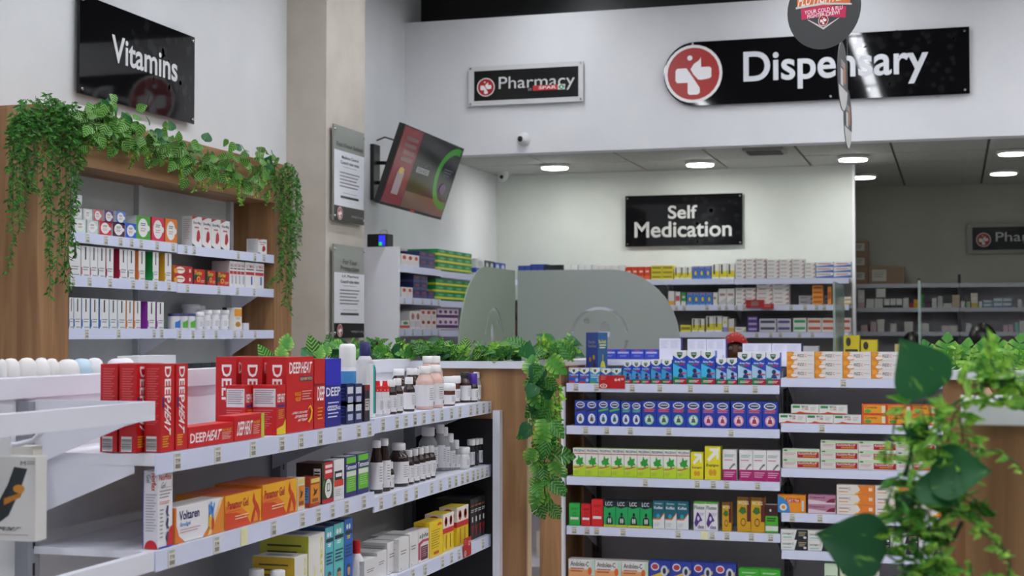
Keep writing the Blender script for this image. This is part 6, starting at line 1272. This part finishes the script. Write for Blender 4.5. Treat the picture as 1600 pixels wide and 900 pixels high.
# plant on the facing gondola's post
g = empty('potted_plant', (RG.at(870, 560, .15)[0], 6.94, 1.361)); tag(g, 'dark leaved plant on the white top of the facing gondola post', 'plant')
MB().lathe([(.03, 0), (.04, .03), (.042, .035)], M('#4a4038', .7), 16).build('pot', g)
for px, py, dx, dz, sz in ((868, 545, -.9, .35, .12), (872, 540, .9, .35, .13), (866, 540, -.4, .8, .1), (880, 545, .6, .6, .1), (870, 548, -1, 0, .1), (884, 552, 1, .1, .1), (862, 552, -.7, -.3, .09)):
    p = onY(px, py, 6.92); leaf(g, 'dark', p, (dx, -.35, dz * .6), (0, -.7, 1), sz); MB().tube([(0, 0, .03), (p - g.location) * .5 + Vector((0, 0, .02)), p - g.location], .0018, STEM).build('stem', g)
for k in range(12):
    p = onY(RND.uniform(848, 898), RND.uniform(540, 562), 6.85 + RND.uniform(-.05, .05)); leaf(g, RND.choice(['monl', 'lime', 'mon']), p, (RND.gauss(0, .6), -.3, .5), (0, -1, .6), RND.uniform(.06, .09))
for k in range(7):
    p = onY(RND.uniform(846, 900), 564, 6.86); q = p + Vector((RND.gauss(0, .03), 0, RND.uniform(.05, .13))); strand(g, [p, q], .035, .011, .007, LM_LIGHT, .4)
# plants on the oak gondola beside the camera
g = empty('leaf_garland', (.12, 3.95, 1.402)); tag(g, 'lime slit leaves on the farther pale worktop of the oak gondola', 'garland')
for px, py, sz, dx in ((1458, 556, .06, -.3), (1478, 558, .075, .05), (1490, 556, .06, .5), (1520, 562, .06, -.5), (1532, 556, .06, .1), (1508, 573, .07, .1), (1500, 575, .06, -.7), (1520, 575, .06, .7), (1540, 572, .06, .4), (1566, 556, .07, -.2), (1585, 555, .07, .2), (1575, 570, .06, .5), (1596, 566, .07, .3), (1556, 570, .07, -.5)):
    p = onY(px, py + 14, 3.95); p.z = max(p.z, 1.404); leaf(g, 'monl', p, (dx, -.15, .9), (0, -1, .35), sz * 1.05)
for k in range(9):
    p = onY(RND.uniform(1495, 1600), 578, 3.95); p.z = 1.405; strand(g, [p, p + Vector((RND.gauss(0, .03), 0, RND.uniform(.02, .06)))], .03, .009, .006, LM_LIGHT, .2)
g = empty('leaf_garland', (.06, 2.1, 1.404)); tag(g, 'large leaved trailing garland spilling over the close pale worktop', 'garland')
def fg(px, py, Y=1.92): return onY(px, py, Y)
def aim(kind, base, tip, nrm=(0, -1, .15), Y0=1.92, Y1=1.9, k=1):
    a, b = onY(*base, Y0), onY(*tip, Y1); leaf(g, kind, a, b - a, nrm, (b - a).length * k, 'leaf')
aim('big', (1458, 616), (1409, 529), (.25, -1, .1)); aim('big', (1452, 742), (1548, 733), (0, -1, .5)); aim('big', (1384, 866), (1276, 833), (0, -1, .2)); aim('dark', (1446, 692), (1416, 664), (.2, -1, .2)); aim('dark', (1420, 800), (1402, 775), (0, -1, .3)); aim('big', (1440, 745), (1500, 790), (0, -1, .6))
def stem(pts, r=.0016, m=STEM, Y=1.93): MB().tube([fg(x, y, Y) - g.location for x, y in pts], r, m, 6).build('stem', g)
stem([(1600, 590), (1560, 594), (1525, 608), (1490, 632), (1455, 655), (1430, 690), (1415, 745)], .0022); stem([(1455, 614), (1440, 635), (1418, 632), (1402, 645), (1396, 670), (1394, 700)], .0014)
stem([(1406, 780), (1409, 830), (1411, 890), (1412, 910)], .0016); stem([(1384, 866), (1400, 876), (1411, 885)], .0014); stem([(1472, 775), (1474, 820), (1482, 850), (1490, 842), (1503, 815)], .0028, STEMD); stem([(1540, 835), (1565, 850), (1578, 880), (1576, 910)], .0014); stem([(1425, 690), (1420, 715), (1411, 745)], .0012)
def sprig(pts, ln, wd, st, mat=LM_LIGHT, Y=1.92, dr=-.2, fan=1.0): strand(g, [fg(x, y, Y + RND.uniform(-.015, .015)) for x, y in pts], ln, wd, st, mat, dr, 'leaf_sprig', .0011, fan)
for pts in ([(1530, 560), (1545, 590), (1560, 610)], [(1545, 540), (1550, 570), (1560, 590)], [(1570, 575), (1590, 585), (1605, 590)], [(1520, 600), (1550, 600), (1600, 605)], [(1530, 620), (1570, 625), (1605, 622)], [(1580, 560), (1590, 600), (1600, 625)], [(1540, 585), (1570, 600), (1600, 612)], [(1525, 575), (1535, 605), (1515, 630)], [(1560, 620), (1585, 632), (1605, 638)]): sprig(pts, .033, .0056, .0042)
for pts in ([(1490, 632), (1500, 650), (1505, 690)], [(1505, 625), (1490, 650), (1480, 690)], [(1460, 645), (1470, 680), (1465, 720)], [(1440, 640), (1450, 680), (1440, 700)], [(1470, 690), (1490, 710), (1500, 740)], [(1448, 620), (1455, 650), (1445, 690)], [(1425, 660), (1440, 690), (1430, 720)], [(1510, 680), (1515, 700), (1512, 725)], [(1418, 690), (1432, 710), (1460, 700)]): sprig(pts, .034, .0056, .0046)
for pts in ([(1425, 720), (1430, 745), (1420, 780)], [(1400, 745), (1420, 760), (1440, 790)], [(1395, 790), (1400, 830), (1390, 860)], [(1410, 780), (1425, 830), (1420, 870)], [(1430, 780), (1445, 830), (1440, 880)], [(1450, 800), (1455, 850), (1465, 900)], [(1415, 870), (1440, 885), (1480, 895)], [(1410, 890), (1430, 895), (1460, 905)], [(1465, 840), (1475, 880), (1485, 905)], [(1440, 760), (1455, 790), (1450, 830)], [(1480, 780), (1490, 800), (1500, 810)], [(1405, 740), (1395, 760), (1385, 790)], [(1500, 800), (1520, 815), (1540, 835)], [(1430, 850), (1450, 870), (1470, 880)], [(1420, 895), (1400, 900), (1390, 905)]): sprig(pts, .035, .0058, .0042, RND.choice([LM_LIGHT, LM_LIGHT, LM_FINE]))
for pts in ([(1490, 760), (1510, 770), (1535, 790)], [(1500, 775), (1520, 790), (1535, 800)], [(1475, 790), (1495, 800), (1520, 800)]): sprig(pts, .028, .006, .0045, LM_FINE)
for pts in ([(1530, 830), (1555, 845), (1570, 865)], [(1570, 860), (1578, 880), (1574, 905)], [(1520, 700), (1560, 705), (1585, 720), (1600, 740)], [(1516, 880), (1518, 905)], [(1396, 668), (1394, 700), (1390, 720)], [(1385, 690), (1382, 725)], [(1550, 895), (1560, 905)], [(1400, 640), (1412, 655)]): sprig(pts, .018, .005, .0055)
for base, tip in (((1422, 628), (1392, 618)), ((1425, 622), (1408, 610)), ((1412, 640), (1386, 644)), ((1420, 640), (1418, 662)), ((1474, 640), (1470, 622)), ((1500, 600), (1508, 570)), ((1512, 590), (1512, 622)), ((1548, 560), (1540, 530)), ((1556, 548), (1548, 518)), ((1560, 582), (1580, 560))): aim('lime', base, tip, (RND.gauss(0, .3), -1, .3), 1.92, 1.9, 1.05)
# ------------------------------------------------------------------ people behind the counter
def person(label, loc, rz, height, skin, cloth, hair, scarf=None, look=0, wide=1.0):
    s = height / 1.65; V_ = []; E_ = []; R_ = []
    def v(x, y, z, rx, ry=None): V_.append((x, y, z)); R_.append((rx, ry or rx)); return len(V_) - 1
    def chain(a, *vs):
        for q in vs: E_.append((a, q)); a = q
        return a
    pel = v(0, 0, .93, .15, .11); wa = v(0, 0, 1.08, .13, .1); ch = v(0, 0, 1.27, .155, .11); nb = v(0, .01, 1.4, .075, .07); nk = v(0, .005, 1.455, .052, .055); jw = v(0, -.015, 1.51, .058, .066); hd = v(0, -.008, 1.575, .07, .088); cr_ = v(0, .0, 1.635, .05, .062)
    chain(pel, wa, ch, nb, nk, jw, hd, cr_)
    for q in (-1, 1):
        sh = v(.17 * q, 0, 1.36, .058); el_ = v(.215 * q, .02, 1.1, .042); wr_ = v(.19 * q, -.12, .93, .028); pm = v(.185 * q, -.17, .9, .03, .018)
        chain(ch, sh, el_, wr_, pm)
        for k in range(5):
            o = (k - 2) * .016; f1 = v(.185 * q + o, -.205 + (.02 if k in (0,) else 0), .893, .009); f2 = v(.185 * q + o * 1.15, -.235 + (.03 if k == 0 else .006 * abs(k - 2)), .88, .008); chain(pm, f1, f2)
        hp = v(.09 * q, 0, .86, .085); kn = v(.095 * q, -.01, .48, .058); an = v(.095 * q, .02, .09, .042); to = v(.1 * q, -.12, .035, .036, .03); chain(pel, hp, kn, an, to)
    me = bpy.data.meshes.new('body'); me.from_pydata(V_, E_, []); o = bpy.data.objects.new('body', me); COL.objects.link(o)
    m = o.modifiers.new('skin', 'SKIN'); sv = me.skin_vertices[0].data
    for i, r in enumerate(R_): sv[i].radius = r
    sv[0].use_root = True
    m2 = o.modifiers.new('sub', 'SUBSURF'); m2.levels = 2; m2.render_levels = 2
    dg = bpy.context.evaluated_depsgraph_get(); nm = bpy.data.meshes.new_from_object(o.evaluated_get(dg)); bpy.data.objects.remove(o)
    nm.name = 'body'; nm.materials.clear(); nm.materials.append(M(skin, .5)); nm.materials.append(M(cloth, .8))
    for vv in nm.vertices:
        x, y, z = vv.co
        if z > 1.46 and y < -.03:
            g_ = math.exp(-((x / .014) ** 2 + ((z - 1.545) / .022) ** 2)); vv.co.y -= .02 * g_
            for q in (-1, 1): vv.co.y += .008 * math.exp(-(((x - q * .03) / .016) ** 2 + ((z - 1.58) / .014) ** 2))
    for p in nm.polygons:
        p.use_smooth = True; c = p.center; p.material_index = 0 if c.z > 1.42 or (c.y < -.1 and .8 < c.z < 1.0) else 1
    e = empty('person', loc, rz); e.scale = (s * wide, s * wide, s); tag(e, label, 'person'); obj('body', nm, e)
    for q in (-1, 1):
        MB().lathe([(.001, -.011), (.008, -.008), (.011, 0), (.008, .008), (.001, .011)], M('#d8d2cc', .2), 12).build('eye', e).location = (q * .03, -.068, 1.58)
        MB().lathe([(.001, -.006), (.006, -.004), (.006, .004), (.001, .006)], M('#120c0a', .2), 10).build('pupil', e).location = (q * .03, -.0765, 1.58)
        MB().tube([(q * .016, -.094, 1.602), (q * .03, -.094, 1.608), (q * .045, -.084, 1.603)], .003, M('#15100e', .6)).build('eyebrow', e)
        MB().lathe([(.001, -.022), (.01, -.014), (.012, .006), (.001, .02)], M(skin, .5), 10).build('ear', e).location = (q * .073, .0, 1.56)
    MB().tube([(-.022, -.08, 1.5), (0, -.088, 1.502), (.022, -.08, 1.5)], .005, M('#5a2a26', .4)).build('mouth', e)
    vs = []; fs = []; n, r_ = 20, 9
    for i in range(r_ + 1):
        th = math.pi * .5 * i / r_ * (1.32 if not scarf else 1.0)
        for k in range(n):
            a = 2 * math.pi * k / n; front = max(0, -math.sin(a)); low = th * (1 - (.22 if scarf else .12) * front)
            vs.append((.088 * math.sin(low) * math.cos(a), .004 + .107 * math.sin(low) * math.sin(a), 1.592 + .108 * math.cos(low) - (.05 * (1 - front) * (i / r_) ** 2)))
    for i in range(r_):
        for k in range(n): k2 = (k + 1) % n; fs.append((i * n + k, i * n + k2, (i + 1) * n + k2, (i + 1) * n + k))
    hm = MB(); hm.mesh_in(vs, fs, M(scarf or hair, .35 if not scarf else .7), True)
    o = hm.build('headscarf' if scarf else 'hair', e)
    if scarf:
        mb = MB()
        for k in range(16):
            a = RND.uniform(3.4, 6.1); th = RND.uniform(.5, 1.25); c = Vector((.0895 * math.sin(th) * math.cos(a), .004 + .109 * math.sin(th) * math.sin(a), 1.592 + .1095 * math.cos(th)))
            mb.lathe([(.001, -.003), (.004, 0), (.001, .003)], M('#e0c8b0', .7), 6, c.x, c.y, c.z)
        q = mb.build('scarf_dots', e); q['kind'] = 'stuff'
        MB().lathe([(.001, -.03), (.03, -.015), (.03, .01), (.001, .03)], M(scarf, .7), 12).build('scarf_knot', e).location = (0, .12, 1.57)
    else:
        MB().lathe([(.001, -.035), (.03, -.02), (.034, .005), (.001, .035)], M(hair, .4), 12).build('hair_bun', e).location = (0, .11, 1.6)
        MB().box(-.0015, -.105, 1.66, .0015, -.02, 1.7035, M(skin, .6)).build('parting', e) if look else None
    return e
def stand(px, ytop, Y): p = onY(px, ytop, Y); return (p.x, Y, 0), p.z
l, h = stand(1149, 519, 9.9); person('person in a red dotted headscarf peering over the syrup cartons', l, .14, h / 1.03, '#5a3426', '#3a3f5a', '#140f0e', '#b3161c', 0, 1.22)
l, h = stand(1425, 518, 11.0); person('person with a dark rounded bun partly hidden by the big leaf', l, 3.3, h / 1.03, '#4a2a20', '#2a2a30', '#0f0d0e')
l, h = stand(1535, 504, 10.2); person('person with parted black hair before the dim rack', l, -.1, h / 1.03, '#5a3426', '#2c2c34', '#0f0d0e', None, 1, 1.15)
l, h = stand(811, 468, 9.1); person('person glimpsed in the slit between the two frosted screens', l, .1, h / 1.03, '#5a3426', '#30303a', '#120e0d')
